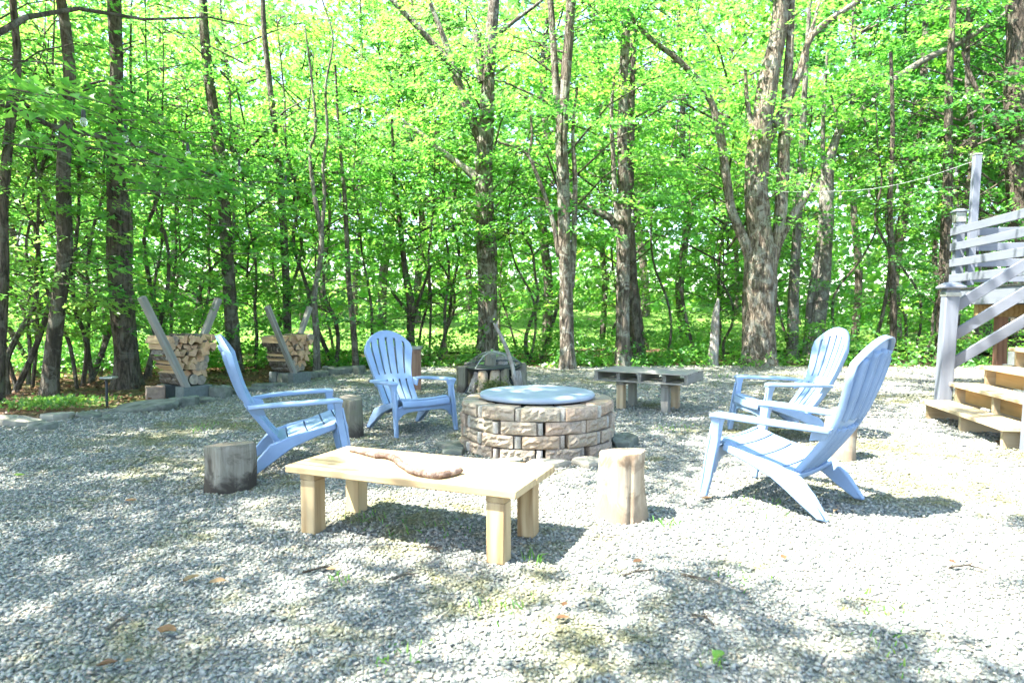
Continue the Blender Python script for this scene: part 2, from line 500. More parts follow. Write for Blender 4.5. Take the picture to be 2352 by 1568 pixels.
def fast_mesh(name, verts, quads, mat, attr=None, smooth=False):
    me = bpy.data.meshes.new(name)
    nv, nf = len(verts), len(quads)
    me.vertices.add(nv)
    me.vertices.foreach_set('co', np.ascontiguousarray(verts, dtype=np.float32).ravel())
    me.loops.add(nf * 4)
    me.loops.foreach_set('vertex_index', np.ascontiguousarray(quads, dtype=np.int32).ravel())
    me.polygons.add(nf)
    me.polygons.foreach_set('loop_start', np.arange(nf, dtype=np.int32) * 4)
    if smooth:
        me.polygons.foreach_set('use_smooth', np.ones(nf, dtype=bool))
    if attr is not None:
        at = me.attributes.new('lv', 'FLOAT', 'POINT')
        at.data.foreach_set('value', np.ascontiguousarray(attr, dtype=np.float32))
    me.materials.append(mat)
    me.update(calc_edges=True)
    return me

# ------------------------------------------------------------------ foliage
LEAF_SHAPE = np.array([(0, 0), (-0.50, 0.42), (-0.17, 0.52), (0, 1.0), (0.17, 0.52), (0.50, 0.42)])
def norm(a):
    return a / np.maximum(np.linalg.norm(a, axis=1, keepdims=True), 1e-9)
def leaves_mesh(name, pos, axis, nrm, size, lv, mat):
    n = len(pos)
    axis = norm(axis)
    side = norm(np.cross(axis, nrm))
    nr = np.cross(side, axis)
    V = np.empty((n, 6, 3), np.float32)
    for i, (a, b) in enumerate(LEAF_SHAPE):
        up = 0.16 * abs(a) * 2 - 0.14 * b * b
        V[:, i] = pos + size[:, None] * (a * side + b * axis + up * nr)
    base = np.arange(n)[:, None] * 6
    q = np.concatenate([base + np.array([[0, 1, 2, 3]]), base + np.array([[0, 3, 4, 5]])])
    return fast_mesh(name, V.reshape(-1, 3), q, mat, np.repeat(lv, 6))
class Foliage:
    def __init__(s, rng):
        s.r = rng; s.pos, s.ax, s.nr, s.sz, s.lv = [], [], [], [], []
        s.br = MB()
    def spray(s, c, az, L=1.1, Wd=0.6, n=70, size=0.11, tilt=0.45, droop=0.15, lv=None, twig=True):
        r = s.r
        c = np.array(c, float)
        d = np.array([math.cos(az), math.sin(az), 0.0])
        q = np.array([-math.sin(az), math.cos(az), 0.0])
        t = r.random(n) ** 0.8
        w = r.uniform(-1, 1, n) * Wd * np.sqrt(np.clip(t * 1.25 * (1.15 - t), 0.02, 1)) * 1.5
        z = -droop * t * t * L + r.normal(0, 0.055, n) - 0.12 * np.abs(w)
        p = c + np.outer(t * L, d) + np.outer(w, q)
        p[:, 2] += z
        out = np.outer(r.uniform(0.2, 1.2, n), d) + np.outer(np.sign(w) * r.uniform(0.1, 1.2, n), q)
        out[:, 2] -= r.uniform(0.0, 0.5, n)
        nn = r.normal(0, tilt, (n, 3)); nn[:, 2] = 1
        s.pos.append(p); s.ax.append(out); s.nr.append(nn)
        s.sz.append(size * r.uniform(0.65, 1.25, n))
        b = r.beta(2.2, 2.6) if lv is None else lv
        s.lv.append(np.clip(b * 0.75 + 0.25 * r.random(n), 0, 1))
        if twig:
            pts = [c + d * L * u + np.array([0, 0, -droop * u * u * L]) for u in (-0.25, 0.3, 0.9)]
            s.br.tube(pts, [0.010, 0.007, 0.003], 3, cap=False)
    def mesh(s, name, mat):
        return leaves_mesh(name, np.concatenate(s.pos), np.concatenate(s.ax), np.concatenate(s.nr), np.concatenate(s.sz), np.concatenate(s.lv), mat)
    def branches(s, name, mat):
        return s.br.mesh(name, mat)

def make_crown(seed, n_spray, zlo, zhi, rmax, size=0.115, nl=75, gap=0.35, hang=0.1):
    """sprays on thin boughs round a vertical axis; a few angular gaps are left open"""
    r = np.random.default_rng(seed)
    F = Foliage(r)
    k = 0
    while k < n_spray:
        z = r.uniform(zlo, zhi)
        az = r.uniform(0, 2 * math.pi)
        if mnoise.noise(Vector((math.cos(az) * 1.3 + seed, math.sin(az) * 1.3, z * 0.55))) < -gap:
            continue
        hfrac = (z - zlo) / (zhi - zlo)
        rr = rmax * (0.55 + 0.45 * math.sin(math.pi * min(1, 0.2 + hfrac * 0.75)))
        rad = rr * math.sqrt(r.uniform(0.02, 1))
        c = (math.cos(az) * rad, math.sin(az) * rad, z)
        F.spray(c, az + r.normal(0, 0.5), r.uniform(0.7, 1.5), r.uniform(0.35, 0.75), int(nl * r.uniform(0.6, 1.3)), size * r.uniform(.8, 1.2), 0.42, r.uniform(0, 0.35))
        if k % 3 == 0 and rad > 0.5:
            p0 = np.array([0, 0, z - 0.35 * rad - 0.1]); p2 = np.array(c)
            pm = p0 * 0.45 + p2 * 0.55 + r.normal(0, 0.08, 3) + np.array([0, 0, hang * rad])
            F.br.tube([p0, pm, p2], [0.014 + 0.008 * rad, 0.012 + 0.003 * rad, 0.008], 4, cap=False)
        k += 1
    return F
def obj_from(me, name, parent=None, loc=None, rotz=0, sc=1.0):
    o = bpy.data.objects.new(name, me); C.objects.link(o)
    if parent is not None: o.parent = parent
    if loc is not None: o.location = loc
    o.rotation_euler = (0, 0, rotz)
    o.scale = (sc,) * 3
    return o

# ================================================================== SETTING
# forest floor
def structure(o):
    o['kind'] = 'structure'
    return o
nx, ny = 90, 80
gx = np.linspace(-70, 70, nx); gy = np.linspace(-30, 95, ny)
vv, ff = [], []
for j in range(ny):
    for i in range(nx):
        x, y = gx[i], gy[j]
        away = max(0.0, min(1.0, max((y - 15) / 12, (abs(x) - 9) / 10)))
        vv.append((x, y, -0.035 + away * 0.5 * mnoise.noise(Vector((x * .13, y * .13, 3.3)))))
for j in range(ny - 1):
    for i in range(nx - 1):
        a = j * nx + i
        ff.append((a, a + 1, a + 1 + nx, a + nx))
structure(MB().add(vv, ff).build('forest_floor', M['soil'], smooth=180))
EDGE = [(-6.2, -7), (-6.3, 3), (-5.9, 5.2), (-5.2, 6.4), (-4.75, 7.6), (-4.0, 8.9), (-3.55, 10.0), (-3.2, 11.4), (-2.6, 12.7), (-1.0, 13.4), (1.5, 13.2), (4, 13.6), (8, 13.3), (14, 13.6), (14, -7)]
edge_s = [p for p in spline(EDGE[:-1], 90)] + [np.array(EDGE[-1])]
edge_s = [(p[0] + 0.12 * mnoise.noise(Vector((p[0] * 2, p[1] * 2, 0))), p[1] + 0.12 * mnoise.noise(Vector((p[0] * 2, p[1] * 2, 5)))) for p in edge_s]
n = len(edge_s)
structure(MB().add([(x, y, 0.0) for x, y in edge_s] + [(x, y, -0.06) for x, y in edge_s],
     [tuple(range(n))] + [(i, (i + 1) % n, n + (i + 1) % n, n + i) for i in range(n)]).build('gravel_clearing', M['gravel_sheet']))
ex_ = np.array([p[0] for p in edge_s]); ey_ = np.array([p[1] for p in edge_s])
def in_gravel(x, y):
    inside = np.zeros(len(x), bool)
    j = n - 1
    for i in range(n):
        c = ((ey_[i] > y) != (ey_[j] > y)) & (x < (ex_[j] - ex_[i]) * (y - ey_[i]) / (ey_[j] - ey_[i] + 1e-12) + ex_[i])
        inside ^= c
        j = i
    return inside

# loose gravel, real stones where they can be told apart
def gravel():
    r = np.random.default_rng(11)
    P_, S_ = [], []
    for y0, y1, dens, sz in ((1.3, 2.2, 5000, 0.0098), (2.2, 3.2, 4400, 0.0098), (3.2, 4.4, 3100, 0.0106), (4.4, 6.0, 1700, 0.0122), (6.0, 8.2, 800, 0.0145), (8.2, 10.2, 330, 0.018), (10.2, 13.3, 110, 0.022)):
        w = 2 * (0.86 * y1 + 0.5)
        k = int(dens * w * (y1 - y0))
        p = np.stack([r.uniform(-w / 2, w / 2, k), r.uniform(y0, y1, k)], 1)
        keep = (np.abs(p[:, 0]) < 0.86 * p[:, 1] + 0.5) & in_gravel(p[:, 0], p[:, 1])
        p = p[keep]
        P_.append(p); S_.append(sz * np.clip(np.exp(r.normal(-.08, 0.34, len(p))), .4, 1.45))
    p = np.concatenate(P_); s = np.concatenate(S_)
    k = len(p)
    cube = np.array([(x, y, z) for x in (-1, 1) for y in (-1, 1) for z in (-1, 1)], float)
    V = cube[None] * (1 + r.uniform(-0.45, 0.12, (k, 8, 3)))
    V *= np.stack([r.uniform(0.65, 1.15, k), r.uniform(0.55, 0.95, k), r.uniform(0.28, 0.55, k)], 1)[:, None, :]
    # random rotation
    q = r.normal(0, 1, (k, 4)); q[:, 1:3] *= 0.24; q /= np.linalg.norm(q, axis=1, keepdims=True)
    w, x, y, z = q.T
    Rm = np.stack([np.stack([1 - 2 * (y * y + z * z), 2 * (x * y - z * w), 2 * (x * z + y * w)], 1),
                   np.stack([2 * (x * y + z * w), 1 - 2 * (x * x + z * z), 2 * (y * z - x * w)], 1),
                   np.stack([2 * (x * z - y * w), 2 * (y * z + x * w), 1 - 2 * (x * x + y * y)], 1)], 1)
    V = np.einsum('kij,kvj->kvi', Rm, V) * (s * 0.72)[:, None, None]
    V[:, :, 0] += p[:, 0][:, None]; V[:, :, 1] += p[:, 1][:, None]
    V[:, :, 2] += (s * r.uniform(0.05, 0.55, k))[:, None]
    Q = np.array([(0, 1, 3, 2), (4, 6, 7, 5), (0, 4, 5, 1), (2, 3, 7, 6), (0, 2, 6, 4), (1, 5, 7, 3)])
    quads = (np.arange(k)[:, None, None] * 8 + Q[None]).reshape(-1, 4)
    me = fast_mesh('loose_gravel', V.reshape(-1, 3), quads, M['gravel_stone'], np.repeat(r.random(k), 8))
    o = obj_from(me, 'loose_gravel')
    o['kind'] = 'stuff'; o['label'] = 'grey crushed stone gravel covering the clearing'; o['category'] = 'gravel'
gravel()

# ================================================================== SEATING
def chair_back():
    bm = bmesh.new()
    prof = spline([(.14, .205), (.235, .32), (.325, .44), (.40, .57), (.460, .735), (.505, .885), (.530, 1.0)], 29)
    wid = spline([(.195,), (.200,), (.206,), (.224,), (.254,), (.277,), (.262,)], 29)
    cols = []
    nsl, gapw = 6, 0.105
    sw = (2.0 - gapw * (nsl - 1)) / nsl
    u = -1.0
    cols.append(u)
    kinds = []
    for k in range(nsl):
        for q in range(3):
            u += sw / 3; cols.append(u); kinds.append(0)
        if k < nsl - 1:
            u += gapw; cols.append(u); kinds.append(1)
    nr_ = len(prof)
    grid = []
    for i in range(nr_):
        t = i / (nr_ - 1)
        row = []
        for u in cols:
            tt = t * (1 - 0.20 * abs(u) ** 2.2 * max(0, (t - .35) / .65) ** 1.5)
            f = tt * (nr_ - 1); a = min(int(f), nr_ - 2); b = f - a
            py = prof[a][0] * (1 - b) + prof[a + 1][0] * b
            pz = prof[a][1] * (1 - b) + prof[a + 1][1] * b
            ww = wid[i][0]
            row.append(bm.verts.new((u * ww, py - 0.055 * u * u * (0.4 + 0.6 * t), pz)))
        grid.append(row)
    for i in range(nr_ - 1):
        band = i < 1 or 11 <= i <= 12 or i >= 25
        for j in range(len(cols) - 1):
            if kinds[j] == 1 and not band:
                continue
            bm.faces.new((grid[i][j], grid[i][j + 1], grid[i + 1][j + 1], grid[i + 1][j]))
    bm.normal_update()
    # flanges round every opening and the rim, like the moulded original
    be = [e for e in bm.edges if e.is_boundary]
    ex = bmesh.ops.extrude_edge_only(bm, edges=be)
    nv = {v for v in ex['geom'] if isinstance(v, bmesh.types.BMVert)}
    for v in nv:
        outer = abs(v.co.x) > 0.185 or v.co.z > 0.90
        v.co += Vector((0, 1, -0.35)).normalized() * (0.036 if outer else 0.028)
    bmesh.ops.recalc_face_normals(bm, faces=bm.faces)
    return bm
def chair_seat():
    bm = bmesh.new()
    prof = spline([(.175, .215), (.06, .245), (-.08, .29), (-.20, .335), (-.29, .362), (-.335, .345), (-.35, .30)], 25)
    hw = 0.265
    cols = [-1, -.96, -.5, 0, .5, .96, 1]
    grid = [[bm.verts.new((u * hw, y + 0.0, z - 0.014 * (1 - u * u) - (0.012 if abs(u) == 1 else 0))) for u in cols] for y, z in prof]
    gaps = {3, 7, 11, 15, 19}
    # slot rows are thin: squeeze pairs
    for i in gaps:
        for a, b in zip(grid[i], grid[i + 1]):
            mid = (a.co + b.co) / 2
            d = (b.co - a.co).normalized() * 0.0075
            a.co = mid - d; b.co = mid + d
    for i in range(len(prof) - 1):
        for j in range(len(cols) - 1):
            if i in gaps and 1 <= j <= 4:
                continue
            bm.faces.new((grid[i][j], grid[i][j + 1], grid[i + 1][j + 1], grid[i + 1][j]))
    be = [e for e in bm.edges if e.is_boundary]
    ex = bmesh.ops.extrude_edge_only(bm, edges=be)
    for v in ex['geom']:
        if isinstance(v, bmesh.types.BMVert):
            v.co.z -= 0.022
    bmesh.ops.recalc_face_normals(bm, faces=bm.faces)
    return bm
def bm_obj(bm, name, mat, parent, thick):
    me = bpy.data.meshes.new(name); bm.to_mesh(me); bm.free()
    me.materials.append(mat)
    me.polygons.foreach_set('use_smooth', [True] * len(me.polygons)); me.set_sharp_from_angle(angle=R(38))
    o = bpy.data.objects.new(name, me); C.objects.link(o); o.parent = parent
    md = o.modifiers.new('thickness', 'SOLIDIFY'); md.thickness = thick; md.offset = 0
    return o
def rect_sec(c, ax, ay, w, h):
    c, ax, ay = Vector(c), Vector(ax).normalized(), Vector(ay).normalized()
    return [c + ax * (sx * w / 2) + ay * (sy * h / 2) for sx, sy in ((-1, -1), (1, -1), (1, 1), (-1, 1))]
def make_chair():
    t = thing('adirondack_chair', 'x', 'chair', group='blue resin chairs round the fire pit')
    pl = M['plastic']
    bm_obj(chair_back(), 'backrest', pl, t, 0.006)
    bm_obj(chair_seat(), 'seat', pl, t, 0.006)
    for s in (-1, 1):
        # armrest: flat board, waisted towards the back
        secs = []
        for (x, y, z, w, h) in ((.245, .345, .478, .035, .03), (.275, .29, .488, .06, .030), (.312, .18, .498, .082, .030), (.335, -.08, .508, .094, .030), (.335, -.27, .514, .094, .030), (.335, -.305, .508, .086, .026)):
            secs.append(rect_sec((s * x, y, z), (1, 0, 0), (0, 0, 1), w, h))
        MB().loft(secs).build('armrest', pl, t, 40, 0.009, segs=3)
        # front leg, runs from the arm to the ground
        secs = []
        for (x, y, z, w, d) in ((.335, -.268, .503, .080, .066), (.330, -.272, .45, .050, .050), (.326, -.284, .36, .042, .052), (.328, -.302, .27, .040, .054), (.335, -.325, .12, .036, .046), (.342, -.347, .012, .034, .040), (.343, -.349, 0.0, .042, .046)):
            secs.append(rect_sec((s * x, y, z), (1, 0, 0), (0, 1, 0), w, d))
        fl = MB().loft(secs).build('front_leg', pl, t, 40, 0.008, segs=3)
        rib = []
        for (x, y, z, w, d) in ((.338, -.302, .46, .014, .016), (.338, -.336, .28, .014, .016), (.345, -.370, .03, .012, .014)):
            rib.append(rect_sec((s * x, y, z), (1, 0, 0), (0, 1, 0), w, d))
        MB().loft(rib).build('rib', pl, fl, 40, 0.005)
        # rear leg sweeping back from under the seat
        secs = []
        for (x, y, z, w, h) in ((.272, -.26, .318, .03, .050), (.275, -.10, .268, .034, .058), (.278, .05, .222, .040, .085), (.282, .155, .175, .046, .118), (.285, .245, .095, .048, .092), (.29, .325, .01, .05, .060), (.29, .332, 0.0, .052, .060)):
            tang = Vector((0, 1, -.35)) if z > .2 else Vector((0, .75, -1)) if z > .05 else Vector((0, .12, -1))
            up = tang.normalized().cross(Vector((1, 0, 0)))
            if z < .02: up = Vector((0, 1, 0))
            if up.y < 0 and z < .2: up = -up
            if z >= .2: up = Vector((0, .25, 1))
            elif z > .05: up = Vector((0, .8, .62))
            secs.append(rect_sec((s * x, y, z), (1, 0, 0), up, w, h))
        MB().loft(secs).build('rear_leg', pl, t, 40, 0.010, segs=3)
        # bracket between back and arm
        MB().loft([rect_sec((s * .222, .27, .42), (1, 0, 0), (0, 1, .2), .02, .09), rect_sec((s * .24, .30, .485), (1, 0, 0), (0, 1, .2), .03, .11)]).build('bracket', pl, t, 40, 0.004)
    # front apron under the seat edge
    secs = [rect_sec((x, -.335 + .03 * (abs(x) / .3) ** 2, .268 - .05 * (abs(x) / .3) ** 6), (0, 1, 0), (0, 0, 1), .022, .075 + .05 * (abs(x) / .3) ** 6) for x in np.linspace(-.305, .305, 13)]
    MB().loft(secs).build('apron', pl, t, 40, 0.006)
    secs = [rect_sec((x, .150, .190), (0, 1, 0), (0, .3, 1), .02, .05) for x in np.linspace(-.275, .275, 5)]
    MB().loft(secs).build('rear_rail', pl, t, 40, 0.006)
    return t
chairA = make_chair()
def set_chair(o, x, y, fx, fy, sc, label):
    o.location = (x, y, 0.012); o.rotation_euler = (0, 0, math.atan2(fx, -fy)); o.scale = (sc,) * 3
    o['label'] = label
CH = [(-0.985, 6.24, .62, -.78, .93, 'blue resin armchair facing us beyond the left side of the fire pit'),
      (-1.60, 4.83, .93, .36, .965, 'blue resin armchair in side view behind the bench, facing right'),
      (2.45, 5.9, -1, -.06, .98, 'blue resin armchair on the right, farther of the two facing left'),
      (1.66, 3.93, -.70, .71, 1.0, 'sunlit pale blue resin armchair nearest the camera, seen from behind')]
for i, a in enumerate(CH):
    set_chair(chairA if i == 0 else copy_tree(chairA), *a)

# ---- low pine bench in front
def board(name, parent, c, size, mat, bevel=0.004, rot=None, **kw):
    return MB().box(c, size, rot).build(name, mat, parent, 30, bevel, **kw)
bench = thing('wooden_bench', 'low new pine bench in the foreground with a crooked stick on top', 'bench', (-0.475, 3.32, 0), R(-22.3))
for k, yy in enumerate((-.132, .132)):
    board('plank', bench, (0.003 * k, yy, .336), (1.28, .260, .038), M['pine_x'], 0.005)
for sx in (-1, 1):
    for sy in (-1, 1):
        lg = board('leg', bench, (sx * .525, sy * .188, .1405), (.089, .089, .281), M['pine_z'], 0.006)
        board('cap_block', lg, (sx * .525, sy * .188, .299), (.091, .091, .034), M['pine_y'], 0.004)
    board('crossbar', bench, (sx * .525, 0, .299), (.075, .283, .032), M['pine_y'], 0.003)
    for yy in (-.22, -.05, .05, .22):
        b = MB(); b.tube([(sx * .525, yy, .354), (sx * .525, yy, .3562)], .0045, 8); b.build('screw', M['grey_metal'], bench)
# stick on the bench
px = [(803, 1030), (828, 1036), (860, 1044), (900, 1050), (922, 1066), (950, 1082), (985, 1090), (1020, 1090), (1060, 1079)]
pts = [G(X, Y - 4, .38) for X, Y in px]
pts = [Vector(p) for p in spline(pts, 30)]
rads = [.009 + .0095 * min(1, i / 7) for i in range(30)]
for i, p in enumerate(pts): p.z = .356 + rads[i] * .9
rads = [q * (1 + .16 * mnoise.noise(Vector((i * .55, 2.2, 0)))) for i, q in enumerate(rads)]
for i, p in enumerate(pts): p.y += .012 * mnoise.noise(Vector((i * .7, 0, 4.1))); p.x += .01 * mnoise.noise(Vector((i * .7, 8, 4.1)))
rads[8] *= 1.1; rads[17] *= 1.16; rads[18] *= 1.1; rads[28] *= .95; rads[29] *= .85
b = MB(); b.tube(pts, rads, 12, wob=.10, seed=3)
b.tube([pts[16], pts[16] + Vector((-.01, .02, .014)), pts[16] + Vector((-.015, .026, .022))], [.012, .010, .006], 8)
M['stick'] = mat_bark('peeled_branch', (0.13, 0.09, 0.07), (0.36, 0.28, 0.23), (0.44, 0.38, 0.33), 0.4, 0.7)
tag(b.build('stick', [M['stick']], None, 60), 'crooked peeled branch lying across the pine bench top', 'branch')

# ---- log stumps
def mat_stump(name, light, dark, stain, base, bh=0.0):
    m, nt, out = new_mat(name)
    v = coords(nt, (22, 22, 2.2)); v1 = coords(nt, (1, 1, 1))
    g = noise_n(nt, v, 1.0, 6, 0.7, 0.4)
    c = ramp(nt, [(0.3, dark), (0.7, light)], g).outputs[0]
    s = noise_n(nt, v1, 6.0, 6, 0.65, 0.7)
    c = mixc(nt, ramp(nt, [(0.48, (0, 0, 0)), (0.60, (0.85,) * 3)], s).outputs[0], c, stain)
    tc = nd(nt, 'ShaderNodeTexCoord'); sp = nd(nt, 'ShaderNodeSeparateXYZ'); nt.links.new(tc.outputs['Object'], sp.inputs[0])
    ad = nd(nt, 'ShaderNodeMath', operation='MULTIPLY_ADD'); nt.links.new(s, ad.inputs[0]); ad.inputs[1].default_value = -0.40; nt.links.new(sp.outputs[2], ad.inputs[2])
    a2 = nd(nt, 'ShaderNodeMath', operation='ADD'); nt.links.new(ad.outputs[0], a2.inputs[0]); a2.inputs[1].default_value = 0.15 - bh; ad = a2
    c = mixc(nt, ramp(nt, [(-0.0, (1, 1, 1)), (0.09, (0, 0, 0))], ad.outputs[0]).outputs[0], c, base)
    principled(nt, out, c, 0.88, normal=bump(nt, g, 0.6, 0.012), spec=0.15)
    return m
M['stump_grey'] = mat_stump('silvered_stump', (0.27, 0.255, 0.205), (0.11, 0.098, 0.075), (0.075, 0.063, 0.047), (0.05, 0.043, 0.034), 0.0)
M['stump_tan'] = mat_stump('tan_stump', (0.43, 0.36, 0.265), (0.24, 0.175, 0.11), (0.14, 0.095, 0.06), (0.22, 0.17, 0.12))
M['stump_bark'] = mat_stump('barky_stump', (0.26, 0.24, 0.18), (0.10, 0.09, 0.065), (0.17, 0.165, 0.11), (0.07, 0.06, 0.05))
def stump(X, Y, dia, h, mat, label, flare=0.08, lean=(0, 0), seed=0, zt=0.015, top='round_end'):
    c = G(X, Y)
    t = thing('log_stump', label, 'stump', c, 0, 'log stump seats')
    def rid(a, f): return 1 + .17 * mnoise.noise(Vector((math.cos(a) * 1.1 + seed, math.sin(a) * 1.1, f * .8))) + .05 * mnoise.noise(Vector((math.cos(a) * 7 + seed, math.sin(a) * 7, f * 1.2))) - (.07 if abs(math.sin(a / 2 + seed)) < .03 else 0)
    secs = []
    N = 52
    for i, f in enumerate((0, .04, .15, .35, .6, .85, .97, 1.0)):
        rr = dia / 2 * (1 + flare * (1 - f) ** 2) * (0.965 if f == 1.0 else 1)
        secs.append([Vector((lean[0] * f + math.cos(a) * rr * rid(a, f), lean[1] * f + math.sin(a) * rr * rid(a, f),
                      f * h + (zt * math.cos(a + seed) if f > .8 else 0))) for a in [2 * math.pi * k / N for k in range(N)]])
    MB().loft(secs, cap=False).build('trunk_section', M[mat], t, 60)
    topv = [v * 1.0 for v in secs[-1]]
    cc = sum(topv, Vector()) / N
    rings = [[cc + (v - cc) * q + Vector((0, 0, .0025 * (1 - q) + random.uniform(-.0012, .0012))) for v in topv] for q in (1.0, .7, .4, .1)]
    MB().loft(rings, cap=True).build('cut_top', M[top], t, 40)
    return t
stump(527, 1120, .305, .285, 'stump_grey', 'silvery short stump with blackened base, left of the pine bench', .02, seed=1)
stump(806, 1003, .20, .36, 'stump_bark', 'tall narrow mossy grey stump between the two left armchairs', .05, seed=4)
stump(1430, 1186, .265, .365, 'stump_tan', 'sunlit pale tan stump right of the pine bench', .10, lean=(0.0, 0.01), seed=7, zt=.012)
stump(1925, 1052, .235, .37, 'stump_tan', 'rough brown stump half hidden behind the nearest right armchair', .04, lean=(.035, .02), seed=12)

# ================================================================== FIRE PIT
PC = Vector((0.214, 5.53, 0))
pit = thing('fire_pit', 'round fire pit of stacked tan split-face concrete blocks', 'fire pit', PC, 0)
RO, RI, BH = 0.635, 0.435, 0.104
def block_mesh(seed, w, rough=0.019, mat='block', ro=RO, ri=RI, taper=True):
    r = random.Random(seed)
    b = MB()
    nxs, nzs = (11, 5) if w > .1 else (4, 4)
    h = BH - .006
    wi = w * (ri / ro) if taper else w
    ch = 0.012
    front = []
    for k in range(nzs + 1):
        row = []
        for i in range(nxs + 1):
            u = -1 + 2 * i / nxs; q = k / nzs
            y = -ro
            edge = min(1 - abs(u), min(q, 1 - q) * 2) if w > .1 else min(1 - abs(u), min(q, 1 - q))
            if 0 < i < nxs and 0 < k < nzs:
                y -= rough * (0.35 + .7 * mnoise.noise(Vector((u * 5 + seed * 3, q * 4, seed))) + r.uniform(-.45, .45))
            else:
                y += 0.004
            row.append(Vector((u * w / 2, y + 0.012 * (u * u), q * h)))
        front.append(row)
    vs_ = [p for row in front for p in row]
    nn = nxs + 1
    faces = [(k * nn + i, k * nn + i + 1, (k + 1) * nn + i + 1, (k + 1) * nn + i) for k in range(nzs) for i in range(nxs)]
    o = len(vs_)
    vs_ += [Vector((-wi / 2, -ri, 0)), Vector((wi / 2, -ri, 0)), Vector((wi / 2, -ri, h)), Vector((-wi / 2, -ri, h))]
    faces.append((o, o + 3, o + 2, o + 1))
    faces.append(tuple(range(nn)) + (o + 1, o))
    faces.append(tuple(nzs * nn + i for i in range(nn)) + (o + 2, o + 3))
    faces.append(tuple(k * nn for k in range(nzs + 1)) + (o + 3, o))
    faces.append(tuple(k * nn + nxs for k in range(nzs + 1)) + (o + 2, o + 1))
    b.add(vs_, faces)
    return b.mesh('block', M[mat], None)
blocks = [block_mesh(i, .296) for i in range(6)]
fillers = [block_mesh(40 + i, .060, .003, 'filler', .632, .50, False) for i in range(3)]
NB = 11
rr_ = random.Random(5)
for course in range(4):
    for k in range(NB):
        a = 2 * math.pi * k / NB + (math.pi / NB if course % 2 == 1 else 0)
        jit = rr_.uniform(-.022, .022)
        o = obj_from(rr_.choice(blocks), 'block', pit, (0, 0, course * BH - .006), a + math.pi / NB + jit)
        o.scale = (rr_.uniform(.93, 1.03), 1 + rr_.uniform(-.03, .022), rr_.uniform(.95, 1.0)); o.location.z += rr_.uniform(0, .002)
        f = obj_from(rr_.choice(fillers), 'filler_block', pit, (0, 0, course * BH - .006), a + rr_.uniform(-.01, .01))
        f.scale = (rr_.uniform(.68, .9), rr_.uniform(.985, 1.03), rr_.uniform(.88, 1.0))
# the dark steel liner inside
lin = MB()
lin.loft([[Vector((math.cos(a) * .43, math.sin(a) * .43, z)) for a in [2 * math.pi * k / 32 for k in range(32)]] for z in (0.0, .395)], cap=False)
lin.build('liner', M['black_metal'], pit, 60)
# lid
prof = [(0, .036), (.15, .0358), (.30, .035), (.42, .033), (.462, .030), (.480, .024), (.487, .012), (.486, -.006), (.478, -.013), (.466, -.013), (.46, 0), (.30, .012), (0, .012)]
LN = 56
b = MB()
b.loft([[Vector((math.cos(2 * math.pi * k / LN) * r, math.sin(2 * math.pi * k / LN) * r, z)) for k in range(LN)] for r, z in prof[1:-1]], cap=True)
lid = thing('metal_cover', 'round grey metal cover lying on the block fire pit', 'cover', PC + Vector((0, 0.0, .430)))
b.build('lid_disc', M['lid'], lid, 50)

# ---- flat stones
def slab(X, Y, w, d, th, mat='stone', rot=0.0, tilt=(0, 0), z=0.0, seed=0, label='', group=None, name='flagstone', cat='stone'):
    r = random.Random(seed * 13 + 5)
    c = G(X, Y) + Vector((0, 0, z))
    N = r.choice((8, 9, 10))
    ang = sorted(2 * math.pi * (k + r.uniform(-.32, .32)) / N for k in range(N))
    ol = [(math.cos(a) * w / 2 * r.uniform(.78, 1.1), math.sin(a) * d / 2 * r.uniform(.78, 1.1)) for a in ang]
    mid = []
    for i, p in enumerate(ol):
        q = ol[(i + 1) % N]
        mid += [p, ((p[0] + q[0]) / 2 * r.uniform(.95, 1.06), (p[1] + q[1]) / 2 * r.uniform(.95, 1.06))]
    ol = mid
    b = MB()
    b.loft([[Vector((x * s, y * s, zz + (r.uniform(-.12, .12) * th if 0 < k < 4 else 0) + (r.uniform(-.1, .1) * th if k >= 4 else 0))) for x, y in ol] for k, (s, zz) in enumerate(((.93, -.02), (1.0, th * .25), (1.01, th * .6), (.985, th * .9), (.95, th), (.6, th * 1.03), (.2, th * 1.05)))], cap=True)
    o = b.build(name, M[mat], None, None)
    o.location = c
    o.rotation_euler = (tilt[0], tilt[1], rot)
    return tag(o, label, cat, group)
slab(1048, 1028, .34, .26, .045, 'stone', .3, seed=1, label='greenish flat stone against the left foot of the fire pit')
slab(1040, 1042, .24, .2, .04, 'stone', 1.0, seed=31, label='small low flat stone left of the fire pit, nearest the bench')
slab(1250, 1072, .36, .17, .045, 'stone_tan', .1, seed=2, label='flat stone at the front centre foot of the fire pit')
slab(1170, 1064, .26, .14, .035, 'stone', .2, seed=41, label='low flat stone at the front left foot of the fire pit')
slab(1356, 1068, .30, .22, .045, 'stone_tan', -.2, seed=3, label='sunlit yellowish flat stone between fire pit and tan stump')
slab(1436, 1022, .26, .22, .07, 'stone', .7, (0.1, -.25), seed=4, label='dark tilted stone at the right foot of the fire pit')
